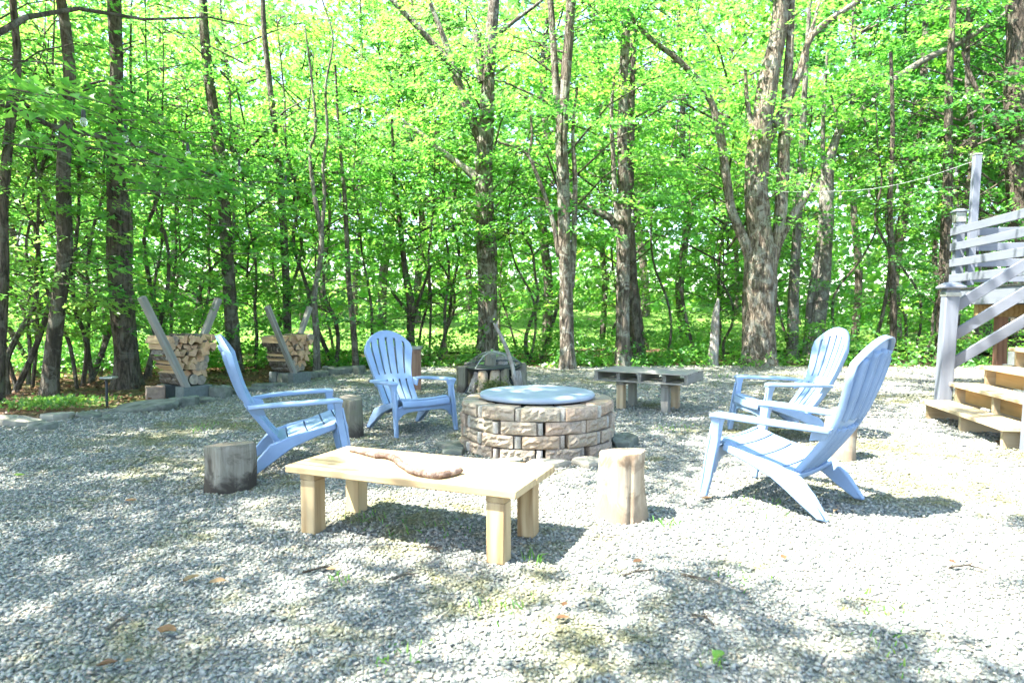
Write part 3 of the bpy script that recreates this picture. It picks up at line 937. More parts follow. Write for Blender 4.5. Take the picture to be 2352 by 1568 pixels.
ST = [(38, 974, .50, .36, .05, .2, (.08, .1), 0), (128, 962, .42, .36, .06, .8, (.05, -.08), 0), (205, 958, .34, .3, .04, 1.6, (0, 0), 0), (330, 941, .95, .52, .05, .15, (0, 0), 0),
      (100, 985, .30, .2, .035, .5, (0, 0), 0), (245, 966, .3, .18, .03, .3, (0, .05), 0), (428, 930, .46, .30, .06, .9, (0, .06), 0), (466, 922, .34, .26, .05, .3, (.05, 0), 0), (503, 911, .44, .34, .15, .4, (.1, .12), 0), (548, 903, .38, .3, .06, 1.1, (0, 0), 0),
      (588, 898, .40, .34, .05, .2, (0, 0), 0), (604, 889, .46, .4, .06, .5, (.04, 0), 0), (640, 886, .42, .3, .05, 1.3, (0, .1), 0), (664, 877, .5, .36, .08, .1, (0, .08), 0), (690, 872, .42, .3, .07, .9, (.1, 0), .0),
      (712, 866, .46, .4, .09, .4, (0, -.1), 0), (738, 864, .40, .3, .08, 1.5, (0, 0), 0), (762, 860, .5, .34, .1, .2, (.06, .05), 0), (792, 858, .5, .36, .1, .8, (0, 0), 0), (822, 857, .44, .3, .08, .5, (0, 0), 0)]
where = ['at the far left edge of the picture', 'second from the left edge', 'just right of the left sunlit slabs', 'the largest slab, below the path light', 'low in front of the leftmost slab', 'small, in front of the largest slab',
         'right in front of the near firewood block', 'beside the near firewood block', 'thick and upright, behind the side-view armchair', 'just behind the armchair back', 'under the armchair back line', 'broad, between the two firewood racks', 'left of the far rack block',
         'in front of the far firewood rack', 'right of the far rack block', 'heaped beyond the far rack', 'fifth from the right end', 'fourth from the right end', 'second from the right end', 'rightmost, by the facing armchair']
for i, (X, Y, w, d, th, ro, ti, z) in enumerate(ST):
    slab(X, Y, w * random.uniform(.7, .95), d * random.uniform(.7, 1.0), th * random.uniform(.8, 1.7), 'stone' if i not in (0, 1) else 'stone_tan', ro, (ti[0] + random.uniform(-.12, .12), ti[1] + random.uniform(-.12, .12)), z, 60 + i, 'edging stone of the gravel, ' + where[i], 'edging stones along the gravel', 'edging_stone')

# ================================================================== PALLET BENCH
a0 = G(1357, 845, .45); a1 = G(1561, 855, .45)
ang = math.atan2(a1.y - a0.y, a1.x - a0.x)
pb = thing('pallet_bench', 'grey pallet table on four short posts beyond the fire pit', 'bench', (1.60, 7.62, 0), ang)
PL, PW = 1.10, .66
for k in range(6):
    yy = -PW / 2 + .05 + k * (PW - .10) / 5
    board('deck_board', pb, (random.uniform(-.004, .004), yy, .4435), (PL, .1, .017), M['grey_x'], .003)
for k in range(3):
    board('bottom_board', pb, (0, (-1 + k) * (PW / 2 - .055), .3355), (PL, .1, .017), M['grey_x'], .003)
for k in range(3):
    board('stringer', pb, ((-1 + k) * (PL / 2 - .022), 0, .3895), (.042, PW - .02, .091), M['grey_y'], .003)
for sx in (-.27, .27):
    board('stringer', pb, (sx, 0, .3895), (.04, PW - .10, .089), M['grey_y'], .003)
for sx in (-1, 1):
    for sy in (-1, 1):
        lg = board('leg', pb, (sx * .265, sy * .19, .14), (.089, .089, .285), M['grey_z'] if sx * sy < 0 else M['step_z'], .006)
    board('crossbar', pb, (sx * .265, 0, .3045), (.09, .47, .043), M['grey_y'], .004)

# ================================================================== FIREWOOD RACKS
def log_mesh(seed, kind, rad, L):
    r = random.Random(seed)
    b = MB()
    if kind == 'round':
        sec = [(math.cos(a) * rad * r.uniform(.93, 1.05), math.sin(a) * rad * r.uniform(.93, 1.05), 1) for a in [2 * math.pi * k / 12 for k in range(12)]]
    else:
        w = r.uniform(.95, 1.9)     # wedge angle
        a0_ = -w / 2
        sec = [(-rad * .75 + r.uniform(-.01, .01), 0, 0)] + [(-rad * .75 + math.cos(a0_ + w * k / 4) * rad * 1.6 * r.uniform(.94, 1.04), math.sin(a0_ + w * k / 4) * rad * 1.6, 1) for k in range(5)]
        if r.random() < .4:
            sec = sec[:3] + [(sec[3][0] * .6, sec[3][1], 0)] + sec[4:]
    N = len(sec)
    rows = []
    for t in (-1, -.5, 0, .5, 1):
        rows.append([Vector((t * L / 2, p[0] * (1 + .05 * r.uniform(-1, 1)), p[1] * (1 + .05 * r.uniform(-1, 1)))) for p in sec])
    vv = [p for q in rows for p in q]
    for i in range(4):
        for j in range(N):
            k = (j + 1) % N
            bark = 1 if (sec[j][2] and sec[k][2]) else 0
            b.f.append((i * N + j, i * N + k, (i + 1) * N + k, (i + 1) * N + j)); b.m.append(bark)
    b.f += [tuple(range(N - 1, -1, -1)), tuple(4 * N + j for j in range(N))]
    b.m += [2, 2]
    b.v = [tuple(p) for p in vv]
    return b.mesh('firewood_log', [M['log_side'], M['log_bark'], M['round_end'] if kind == 'round' else M['log_end']], 35)
wedges = [log_mesh(100 + i, 'wedge', .066, .50) for i in range(12)]
rounds = [log_mesh(140 + i, 'round', .068, .50) for i in range(4)]
LEANV = .47
def rack(base, ang, sc, label, loglabel, group, seed, Htop):
    """ang: direction of the V plane; logs lie across it, cut ends facing the clearing"""
    t = thing('firewood_rack', label, 'firewood rack', base, ang)
    t.scale = (sc,) * 3
    r = random.Random(seed)
    # V of two square posts (plane = local X), standing on concrete blocks
    for s in (-1, 1):
        p0 = Vector((s * .11, -.33 if s < 0 else .10, .15)); L = 1.28
        d = Vector((s * LEANV, 0, 1)).normalized()
        rot = d.to_track_quat('Z', 'X').to_matrix()
        b = MB().box((0, 0, L / 2), (.075, .089, L), None)
        po = b.build('post', M['grey_z'], t, 30, .006)
        po.location = p0; po.rotation_euler = rot.to_euler()
    for k, yy in enumerate((-.28, .14)):
        b = MB().box((0.02, yy, .075), (.40, .19, .19)); b.build('concrete_block', M['concrete'], t, 30, .008)
    # the logs
    mt = Matrix.Translation(Vector(base)) @ Matrix.Rotation(ang, 4, 'Z') @ Matrix.Scale(sc, 4)
    z = .245
    row = 0
    while z < Htop:
        half = max(.12, .14 + (z - .22) * LEANV * .85)
        nlog = max(2, int(round(2 * half / .105)))
        for k in range(nlog):
            s = -half + (k + .5) * 2 * half / nlog
            kind_round = (row == 0) or r.random() < .12
            me = r.choice(rounds if kind_round else wedges)
            o = bpy.data.objects.new('firewood_log', me); C.objects.link(o)
            y_off = r.uniform(-.06, .05)
            rot = Matrix.Rotation(math.pi / 2 + r.uniform(-.05, .05), 4, 'Z') @ Matrix.Rotation(r.uniform(0, 6.28), 4, 'X')
            loc = Vector((s + r.uniform(-.008, .008), -.05 + y_off, z + r.uniform(-.008, .008)))
            o.matrix_world = mt @ Matrix.Translation(loc) @ rot @ Matrix.Diagonal((1, r.uniform(.88, 1.08), r.uniform(.88, 1.08), 1))
            tag(o, '%s, %s, %s from its left' % (loglabel, ('bottom row', 'second row up', 'third row up', 'fourth row up', 'fifth row up', 'sixth row up', 'seventh row up', 'eighth row up')[row], ('first', 'second', 'third', 'fourth', 'fifth', 'sixth', 'seventh', 'eighth', 'ninth', 'tenth')[k]), 'log', group)
        z += .086; row += 1
rb = G(398, 913)
rack((-4.40, 8.62, 0), R(58), 1.0, 'v-shaped firewood rack of two leaning posts, nearer, left of the armchair', 'split log in the nearer rack', 'logs in the nearer firewood rack', 3, .79)
rack((-3.66, 10.55, 0), R(60), .92, 'v-shaped firewood rack farther back, between two slim trunks', 'split log in the farther rack', 'logs in the farther firewood rack', 8, .80)
b = MB().box((0, 0, .075), (.22, .17, .19)); o = b.build('garden_block', M['redblock'], None, 30, .012)
o.location = (-4.62, 8.42, 0); o.rotation_euler = (0, 0, .6)
tag(o, 'rough reddish block standing left of the nearer firewood rack', 'block')

# path light
pl_ = thing('path_light', 'dark flat-topped garden path light by the left stone edging', 'path light', G(246, 930))
b = MB(); b.tube([(0, 0, -.02), (0, 0, .32)], .016, 8); b.build('stake', M['black_metal'], pl_, 40)
b = MB(); b.loft([rect_sec((0.03, 0, z), (1, 0, 0), (0, 1, 0), w, w * .8) for z, w in ((.315, .12), (.33, .16), (.345, .15), (.352, .06))]); b.build('lamp_head', M['grey_metal'], pl_, 30, .003)

# ================================================================== FIRE BOWL, STICK, BROWN BOX
FB = Vector((-0.27, 9.25, 0))
fb = thing('fire_bowl', 'black steel fire bowl under a mesh dome, ringed by upright logs', 'fire bowl', FB)
b = MB()
NS = 40
b.loft([[Vector((math.cos(2 * math.pi * k / NS) * r, math.sin(2 * math.pi * k / NS) * r, z)) for k in range(NS)] for r, z in ((.05, .17), (.22, .19), (.33, .26), (.38, .34), (.405, .345), (.405, .335))], cap=True)
b.build('bowl', M['black_metal'], fb, 50)
for k in range(3):
    a = -2.4 + k * 1.65
    b = MB(); b.tube([(math.cos(a) * .30, math.sin(a) * .30, .24), (math.cos(a) * .40, math.sin(a) * .40, .12), (math.cos(a) * .50, math.sin(a) * .50, .01)], [.02, .024, .02], 6); b.build('foot', M['black_metal'], fb, 40)
sg = thing('spark_screen', 'domed wire mesh spark screen tilted on the fire bowl', 'spark screen', FB + Vector((0, 0, .375)))
sg.rotation_euler = (R(4), R(-2.5), 0)
def dome(r, t): return Vector((math.cos(t) * r * .405, math.sin(t) * r * .405, .185 * (1 - r ** 2.2)))
b = MB()
for k in range(72):
    t = 2 * math.pi * k / 72
    b.tube([dome(q, t) for q in np.linspace(.12 if k % 3 else .02, 1, 8)], .0011, 3, cap=False)
for q in np.linspace(.06, .98, 24):
    b.tube([dome(q, 2 * math.pi * k / 36) for k in range(37)], .0011, 3, cap=False)
M['wire'] = mat_plain('grey_wire', (0.16, 0.175, 0.165), 0.5, 0.3, 0.2, 20, 0.1)
b.build('wire_mesh', M['wire'], sg)
b = MB(); b.tube([dome(1, 2 * math.pi * k / 40) for k in range(41)], .012, 6, cap=False); b.build('rim', M['black_metal'], sg, 60)
for k in range(2):
    t = .95 + k * math.pi / 2
    b = MB(); b.tube([dome(abs(q), t if q >= 0 else t + math.pi) + Vector((0, 0, .004)) for q in np.linspace(-1, 1, 21)], .007, 5, cap=False); b.build('band', M['grey_metal'], sg, 60)
b = MB(); b.tube([Vector((math.cos(u) * .03, 0, .185 + math.sin(u) * .04)) for u in np.linspace(0, math.pi, 9)], .004, 5); b.build('handle', M['grey_metal'], sg, 60)
LG = [(-.43, -.12, .085, .36, 'stump_bark', (.0, .0), 'thick grey upright log at the left of the fire bowl'), (-.30, -.33, .055, .30, 'deadwood', (.10, .10), 'thin pale log leaning on the left front of the fire bowl'),
      (-.13, -.36, .075, .31, 'stump_tan', (.0, .06), 'brown upright log at the front of the fire bowl'), (.02, -.40, .07, .33, 'stump_tan', (.02, .08), 'tan upright log in front of the fire bowl, beside the stick'),
      (.17, -.36, .065, .34, 'stump_bark', (.0, .05), 'dark upright log right of the mossy clump'), (.37, -.25, .07, .31, 'deadwood', (-.05, .02), 'pale split log at the right of the fire bowl'),
      (.47, -.10, .05, .29, 'stump_bark', (-.10, .02), 'slim log leaning at the far right of the fire bowl'), (-.05, .42, .09, .5, 'stump_bark', (0, 0), 'tall grey log standing behind the mesh dome'), (.12, .46, .08, .46, 'deadwood', (0, 0), 'pale grey log standing behind the mesh dome'), (-.36, .28, .08, .38, 'stump_bark', (0, 0), 'grey log behind the left of the fire bowl'), (.40, .22, .08, .38, 'stump_bark', (0, 0), 'grey log behind the right of the fire bowl')]
for i, (x, y, r_, h, mt_, ln, lb) in enumerate(LG):
    t = thing('upright_log', lb, 'log', FB + Vector((x, y, 0)), 0, 'upright logs round the fire bowl')
    b = MB(); b.tube([(ln[0] * f, ln[1] * f, h * f) for f in (0, .2, .5, .8, 1)], [r_ * 1.05, r_, r_ * .97, r_, r_ * .96], 12, wob=.12, seed=i * 2.3); b.build('bark', M[mt_], t, 50)
    b = MB(); b.tube([(ln[0], ln[1], h + .001), (ln[0], ln[1], h + .006)], [r_ * .9, r_ * .85], 12, wob=.1, seed=i * 2.3); b.build('cut_end', M['round_end'], t, 30)
# mossy clump
rg = np.random.default_rng(4); k = 900
pp = np.stack([rg.normal(.03, .10, k), rg.normal(-.48, .05, k), np.abs(rg.normal(0.10, .055, k))], 1)
me = leaves_mesh('moss_clump', pp, rg.normal(0, 1, (k, 3)) + np.array([0, 0, .6]), rg.normal(0, 1, (k, 3)), rg.uniform(.015, .045, k), rg.random(k), M['moss'])
o = obj_from(me, 'moss_clump', None, FB); tag(o, 'yellow-green mossy clump on the ground before the fire bowl', 'moss')
# forked stick
b = MB()
p = [P(1190, 888, 8.72), P(1176, 840, 8.74), P(1162, 797, 8.76), P(1147, 765, 8.78), P(1139, 752, 8.79)]
p[0].z = 0.0
b.tube([Vector(q) for q in spline(p, 14)], list(np.linspace(.030, .022, 14)), 8, wob=.1)
b.tube([p[4], P(1136, 746, 8.79), P(1134, 741, 8.79)], [.02, .016, .010], 6)
b.tube([p[4], P(1141, 745, 8.79), P(1142, 738, 8.79)], [.016, .013, .009], 6)
tag(b.build('forked_stick', M['deadwood'], None, 60), 'pale forked stick standing upright against the mesh dome', 'stick')
# brown box with pale lid
bx = thing('storage_box', 'tall brown wooden bin with pale lid behind the facing armchair', 'storage box', (-1.54, 9.55, 0), R(6))
board('body', bx, (0, 0, .29), (.40, .40, .58), M['brown_box'], .006)
for sx in (-1, 1): board('corner_trim', bx, (sx * .19, -.203, .29), (.035, .012, .57), M['brown_box'], .003)
board('rail_trim', bx, (0, -.203, .545), (.34, .011, .04), M['brown_box'], .003)
board('lid', bx, (0, 0, .598), (.44, .44, .035), M['grey_x'], .006)

# ================================================================== STAIRS AND DECK
O0 = Vector((4.40, 6.99, 0)); SR = R(-12.2)
EXv = Vector((math.cos(SR), math.sin(SR), 0)); EYv = Vector((-math.sin(SR), math.cos(SR), 0))
st = thing('deck_stairs', 'wooden stairs with pale treads and blue-grey railing at the right edge', 'stairs', O0, SR)
RISE, RUN, TL = .19, .272, 1.70
for k in range(7):
    board('tread', st, (.14 + k * RUN, -TL / 2, (k + 1) * RISE - .019), (.295, TL, .038), M['step_y'], .006)
for yy in (-.06, -.06 - (TL - .16) / 2, -TL + .10):
    b = MB()
    prof_ = [(0.035, 0)]
    for k in range(8):
        prof_ += [(.035 + k * RUN, (k + 1) * RISE - .04), (.035 + (k + 1) * RUN, (k + 1) * RISE - .04)]
    prof_ += [(.035 + 8 * RUN, 7 * RISE - .05), (.36, 0)]
    w = .042
    m_ = len(prof_)
    b.add([(x, yy + s * w / 2, z) for s in (-1, 1) for x, z in prof_],
          [tuple(range(m_)), tuple(range(2 * m_ - 1, m_ - 1, -1))] + [(i, (i + 1) % m_, m_ + (i + 1) % m_, m_ + i) for i in range(m_)])
    b.build('stringer', M['step_x'], st, 30)
M['step_dark'] = mat_wood('riser_board', (0.36, 0.24, 0.11), (0.20, 0.12, 0.05), 'y', .8)
for k in range(1, 7):
    board('riser', st, (.10 + k * RUN, -TL / 2, k * RISE + .073), (.02, TL - .30, .14), M['step_dark'], .002)
def newel(x, y, h, lean):
    b = MB()
    b.loft([rect_sec((x + lean * f, y, h * f), (1, 0, 0), (0, 1, 0), .135, .135) for f in (0, 1)])
    nw = b.build('newel_post', M['paint_z'], st, 30, .01)
    b = MB(); b.loft([rect_sec((x + lean, y, h + z), (1, 0, 0), (0, 1, 0), w, w) for z, w in ((-.105, .15), (-.06, .15))]); b.build('lantern_band', M['grey_metal'], nw, 30, .004)
    b = MB(); b.loft([rect_sec((x + lean, y, h + z), (1, 0, 0), (0, 1, 0), w, w) for z, w in ((-.02, .215), (.0, .22), (.045, .10), (.05, .02))]); b.build('cap', M['paint_x'], nw, 30, .004)
newel(.235, .075, 1.40, .05)
newel(.17, -TL - .09, 1.42, .05)
slope = RISE / RUN
for yy in (.075, -TL - .09):
    for z0 in (1.16, .86, .56):
        x0 = .31 if yy > 0 else .24
        x1 = 2.15
        b = MB(); b.loft([rect_sec((x_, yy + .03, z0 + (x_ - x0) * slope), (0, 1, 0), (0, 0, 1), .038, .135) for x_ in (x0, x1)])
        b.build('handrail', M['paint_x'], st, 30, .006)

dk = thing('raised_deck', 'raised wooden deck with blue-grey horizontal railings at the right edge', 'deck', O0, SR)
DX, DY, DZ = 2.05, 4.30, 1.50
board('fascia', dk, (DX, DY - 3.1, DZ - .14), (.04, 6.2, .24), M['paint_y'], .004)
board('fascia', dk, (DX + 2.5, DY, DZ - .14), (5.0, .04, .24), M['paint_x'], .004)
for k in range(30):
    yy = DY + .03 - (k + .5) * .146
    board('deck_board', dk, (DX + 2.47, yy, DZ + .0), (5.0, .14, .028), M['grey_x'], .003)
board('beam', dk, (DX + 2.2, DY - .55, DZ - .36), (4.3, .14, .19), M['step_dark'], .004)
M['post_red'] = mat_wood('reddish_post', (0.24, 0.13, 0.085), (0.12, 0.06, 0.04), 'z', .8)
for xx in (.40, 2.6):
    board('support_post', dk, (DX + xx, DY - .55, (DZ - .455) / 2), (.14, .14, DZ - .455), M['post_red'], .005)
cp_ = board('corner_post', dk, (DX, DY, DZ + .52), (.13, .13, 1.42), M['paint_z'], .006)
board('lantern', cp_, (DX, DY, DZ + 1.16), (.15, .15, .16), M['grey_metal'], .004)
b = MB(); b.loft([rect_sec((DX, DY, DZ + z), (1, 0, 0), (0, 1, 0), w, w) for z, w in ((1.245, .2), (1.265, .2), (1.30, .08))]); b.build('post_cap', M['paint_x'], cp_, 30, .004)
board('rail_post', dk, (DX, DY - 2.5, DZ + .52), (.11, .11, 1.04), M['paint_z'], .006)
board('rail_post', dk, (DX + 2.4, DY, DZ + .52), (.11, .11, 1.04), M['paint_z'], .006)
for z in (.17, .42, .68, .93):
    board('rail', dk, (DX - .045 - .035, DY - 1.35, DZ + z), (.036, 2.85, .125), M['paint_y'], .005)
    board('rail', dk, (DX + 2.45, DY + .09, DZ + z), (4.8, .036, .125), M['paint_x'], .005)
pole_base = O0 + EXv * (DX + .12) + EYv * (DY - .12) + Vector((0, 0, DZ + .05))
pole = thing('light_pole', 'tall grey-blue timber pole on the deck corner holding the string lights', 'pole', pole_base, SR)
b = MB(); b.loft([rect_sec((0 + .06 * f, 0, 2.08 * f), (1, 0, 0), (0, 1, 0), .105, .105) for f in (0, 1)]); b.build('timber', M['paint_z'], pole, 30, .006)
board('metal_cap', pole, (.06, 0, 2.09), (.115, .115, .025), M['grey_metal'], .003)
pole_top = pole_base + EXv * .06 + Vector((0, 0, 2.0))
for i, (xx, yy, zz, sz) in enumerate(((2.15, 2.2, .1, (.4, .2, .19)), (2.2, 2.25, .29, (.4, .2, .19)), (2.15, 2.8, .1, (.4, .2, .19)), (2.25, 2.75, .29, (.38, .19, .19)), (2.2, 2.5, .48, (.4, .2, .19)))):
    o = MB().box((0, 0, 0), sz).build('stacked_block', M['concrete'], None, 30, .008)
    o.location = O0 + EXv * xx + EYv * yy + Vector((0, 0, zz)); o.rotation_euler = (0, 0, SR + i * .1)
    tag(o, ('lower concrete block under the deck, nearest the stairs', 'second concrete block up under the deck, nearest the stairs', 'lower concrete block under the deck, farther back', 'second concrete block up under the deck, farther back', 'topmost concrete block of the pile under the deck')[i], 'block', 'blocks under the deck')

# ================================================================== STRING LIGHTS
def strand(name, label, pts, bulbs, mat, sag=True):
    t = thing(name, label, 'string lights', pts[0])
    sp = [Vector(q) for q in spline(pts, 60)]
    b = MB(); b.tube(sp, .0038, 5); b.build('cable', mat, t, 60, origin=pts[0])
    for k in bulbs:
        p = sp[int(k * 59)] - Vector(pts[0])
        b = MB(); b.tube([p, p - Vector((0, 0, .035)), p - Vector((0, 0, .085))], [.008, .017, .018], 8); s_ = b.build('socket', M['rubber'], t, 50)
        b = MB(); b.tube([p - Vector((0, 0, z)) for z in (.085, .10, .125, .15, .165)], [.014, .024, .030, .022, .004], 10); b.build('bulb', M['glass'], s_, 60)
s1 = [P(-60, 150, 4.6), P(200, 250, 5.6), P(300, 292, 6.4), P(455, 335, 7.6), P(600, 384, 9.0), P(760, 436, 10.8), P(895, 468, 12.2), P(1000, 476, 13.2), P(1095, 476, 14.0)]
strand('string_lights', 'dark cable of clear bulbs strung from upper left to the centre tree', s1, (.13, .25, .37, .46, .55, .65, .74, .85, .95), M['rubber'])
s2 = [P(1125, 470, 14.0), P(1300, 482, 13.0), P(1500, 478, 13.0), P(1680, 462, 13.2), P(1752, 448, 13.25)]
strand('string_lights', 'cable of clear bulbs strung between the centre tree and the big maple', s2, (.2, .45, .7), M['rubber'])
s3 = [P(1765, 440, 13.25), P(1890, 440, 12.4), P(2000, 434, 11.9), P(2110, 412, 11.3), tuple(pole_top)]
strand('string_lights', 'pale cable of clear bulbs strung from the big maple to the deck pole', s3, (.35, .5, .65, .8, .92), M['white_cable'])

# ================================================================== TREES
def resample(px, d, rscale=1.0, wander=0.15, seed=0, n=None):
    """px: (X, Y, width in px) up the stem -> world points and radii, at about depth d"""
    pts, rad = [], []
    m_ = len(px)
    for i, q in enumerate(px):
        dd = q[3] if len(q) > 3 else d
        pts.append(tuple(P(q[0], q[1], dd)) + (q[2] / 2 / FPX * dd * rscale,))
    sp = spline(pts, n or max(8, 5 * m_))
    return [Vector(q[:3]) for q in sp], [max(.006, q[3]) for q in sp]
def wood(parent, name, px, d, mat, n=12, wob=.10, seed=0, origin=None, flare=False):
    pts, rad = resample(px, d, seed=seed)
    if flare:
        pts[0].z = -.08
        for i in range(min(4, len(rad))):
            rad[i] *= (1.32, 1.14, 1.05, 1.01)[i]
    b = MB(); b.tube(pts, rad, n, wob=wob, seed=seed)
    o = b.build(name, mat, parent, 70, origin=origin)
    return o

CROWNS = []
for i, (ns, zl, zh, rm) in enumerate(((72, 2.6, 8.0, 2.7), (80, 3.0, 8.4, 3.0), (64, 2.4, 7.8, 2.5), (74, 3.0, 8.4, 2.8))):
    F = make_crown(200 + i, ns, zl, zh, rm, .118, 78)
    CROWNS.append((F.mesh('crown', M['leaf']), F.branches('boughs', M['bark_smooth'])))
def crown(parent, i, rot, sc=1.0, loc=(0, 0, 0), mat=None):
    me, br = CROWNS[i]
    o = obj_from(me, 'crown', parent, loc, rot, sc)
    obj_from(br, 'boughs', parent, loc, rot, sc)['kind'] = 'stuff'
    if mat is not None:
        o.material_slots[0].link = 'OBJECT'; o.material_slots[0].material = mat
    return o

def main_tree(name, label, trunk, d, mat, limbs=(), cr=None, n=14, wob=.10, seed=0, dead=()):
    base = P(trunk[0][0], trunk[0][1], d); base.z = 0
    t = thing(name, label, 'tree', base, 0, 'large trees round the clearing')
    wood(t, 'trunk', trunk, d, mat, n, wob, seed, base, True)
    for k, L in enumerate(limbs):
        wood(t, 'limb', L, d, mat if k not in dead else M['deadwood'], 8, wob * .6, seed + k + 1, base)
    if cr: crown(t, *cr)
    return t
BG, BD, BS, BP, BM_ = M['bark_grey'], M['bark_dark'], M['bark_smooth'], M['bark_pale'], M['bark_maple']
main_tree('maple_tree', 'straight furrowed tree at picture centre with a dead bare limb to the left',
          [(1120, 832, 50), (1120, 720, 45), (1118, 600, 44), (1112, 450, 42), (1113, 330, 37), (1120, 230, 31), (1125, 130, 27), (1133, 20, 24), (1140, -150, 20), (1150, -330, 12)], 14.4, BG,
          [[(1098, 412, 26), (1062, 382, 16), (1010, 345, 14), (950, 295, 11), (885, 258, 6)],
           [(1108, 330, 26), (1075, 250, 20), (1040, 160, 18), (985, 90, 15), (905, 5, 12), (850, -60, 7)],
           [(1050, 180, 15), (1020, 90, 13), (985, 0, 10), (960, -70, 6)],
           [(1108, 190, 20), (1098, 110, 18), (1090, 70, 10)],
           [(1132, 90, 14), (1180, 50, 9), (1240, 5, 7), (1290, -40, 4)],
           [(1100, 505, 12), (1060, 480, 9), (1020, 460, 4)]], (0, 1.1, 1.0, (.1, .9, 0)), 18, .12, 1, dead=(0, 5))
main_tree('maple_tree', 'spotted grey tree forking into two tall stems right of centre',
          [(1303, 850, 36), (1301, 740, 31), (1298, 600, 29), (1296, 480, 28), (1291, 350, 27), (1292, 290, 26), (1300, 180, 24), (1308, 60, 22), (1316, -100, 18), (1322, -280, 10)], 12.8, BG,
          [[(1290, 300, 22), (1278, 210, 17), (1272, 110, 16), (1264, 0, 14), (1250, -140, 8)],
           [(1311, 660, 16), (1318, 560, 13), (1321, 420, 12), (1316, 300, 8), (1326, 200, 5)],
           [(1284, 590, 12), (1268, 500, 10), (1236, 410, 9), (1206, 350, 7), (1140, 325, 4)],
           [(1212, 360, 7), (1222, 310, 6), (1215, 240, 5)]], (1, 2.3, .9, (0, 1.0, 0)), 14, .12, 5)
main_tree('maple_tree', 'grey tree with a crooked limb reaching left, behind the pallet table',
          [(1430, 842, 36), (1430, 740, 31), (1431, 620, 31), (1433, 520, 30), (1432, 420, 24), (1430, 300, 22), (1432, 180, 21), (1436, 60, 20), (1440, -100, 15), (1445, -260, 9)], 13.6, BG,
          [[(1424, 535, 22), (1400, 500, 19), (1360, 482, 16), (1318, 458, 11), (1300, 430, 6)],
           [(1420, 520, 15), (1412, 440, 12), (1408, 350, 11), (1404, 260, 8), (1412, 170, 5)],
           [(1440, 500, 8), (1475, 455, 5), (1500, 430, 3)]], (2, .4, 1.0, (.2, 1.0, 0)), 14, .12, 9)
main_tree('dark_tree', 'dark shaded trunk just right of the crooked grey tree',
          [(1464, 838, 42), (1460, 760, 36), (1452, 660, 30), (1447, 560, 24), (1446, 420, 20), (1450, 250, 16), (1455, 50, 12)], 14.6, BD, [], None, 12, .15, 12)
main_tree('maple_tree', 'biggest tree, a thick multi-stemmed maple right of centre',
          [(1746, 842, 82), (1746, 760, 74), (1745, 680, 70), (1746, 600, 64), (1740, 520, 54), (1738, 430, 52), (1742, 340, 50), (1754, 250, 46), (1770, 160, 42), (1788, 60, 36), (1800, -80, 28), (1815, -260, 14)], 13.7, BM_,
          [[(1728, 600, 32), (1706, 545, 25), (1680, 480, 21), (1668, 400, 19), (1652, 290, 17), (1620, 210, 15), (1560, 140, 14), (1490, 85, 12), (1420, 0, 10), (1380, -70, 5)],
           [(1668, 420, 16), (1655, 340, 13), (1630, 230, 11), (1580, 155, 8), (1540, 140, 4)],
           [(1768, 620, 34), (1790, 520, 29), (1797, 420, 29), (1800, 330, 27), (1806, 220, 22), (1815, 90, 18), (1822, -60, 10)],
           [(1772, 590, 28), (1800, 530, 22), (1830, 480, 18), (1860, 440, 12), (1885, 405, 6)],
           [(1760, 330, 22), (1800, 250, 19), (1835, 170, 17), (1860, 90, 15), (1900, 50, 14), (1960, 10, 11), (2010, -30, 6)],
           [(1852, 110, 10), (1870, 50, 8), (1885, 0, 6)],
           [(1735, 380, 14), (1728, 300, 12), (1716, 230, 11), (1712, 160, 7)]], (3, 2.9, 1.0, (-.2, 1.6, 0)), 20, .13, 15)
main_tree('leaning_tree', 'pale tree right of the big maple with a long bough sweeping to the upper right',
          [(1868, 826, 42), (1876, 740, 38), (1890, 620, 34), (1897, 520, 33), (1899, 440, 30), (1905, 370, 22), (1935, 290, 17), (1985, 250, 16), (2040, 195, 15), (2120, 140, 14), (2220, 90, 12), (2340, 10, 9), (2420, -60, 5)], 15.6, BP,
          [[(1852, 830, 20), (1858, 720, 17), (1868, 640, 15), (1880, 560, 12)], [(1893, 440, 12), (1890, 340, 10), (1892, 240, 9), (1900, 120, 6)], [(1912, 350, 9), (1925, 300, 7), (1905, 200, 4)]], (1, 4.4, .9, (.4, 1.5, 0)), 12, .08, 22)
main_tree('slim_tree', 'slim pale trunk between the big maple and the leaning pale tree',
          [(1822, 832, 26), (1822, 720, 24), (1826, 600, 22), (1834, 480, 18), (1842, 340, 15), (1850, 180, 12), (1860, 0, 9)], 15.0, BP, [], None, 10, .08, 27)
main_tree('slim_tree', 'smooth leaning grey trunk rising behind the side-view armchair',
          [(540, 852, 34), (532, 740, 30), (524, 620, 28), (516, 500, 27), (508, 400, 26), (496, 290, 25), (480, 180, 22), (470, 80, 20), (462, -60, 17), (455, -230, 10)], 12.4, BS,
          [[(534, 560, 8), (538, 440, 6), (532, 330, 5), (528, 200, 3)]], (2, 3.3, .9, (-.1, .9, 0)), 12, .05, 31)
main_tree('slim_tree', 'straight slim brown trunk rising behind the farther firewood rack',
          [(661, 822, 19), (659, 700, 18), (655, 600, 17.5), (648, 480, 17), (640, 390, 16), (630, 290, 14), (618, 180, 13), (606, 60, 12), (600, -120, 9)], 13.4, BS, [], (0, 5.2, .85, (0, 1.2, 0)), 10, .05, 35)
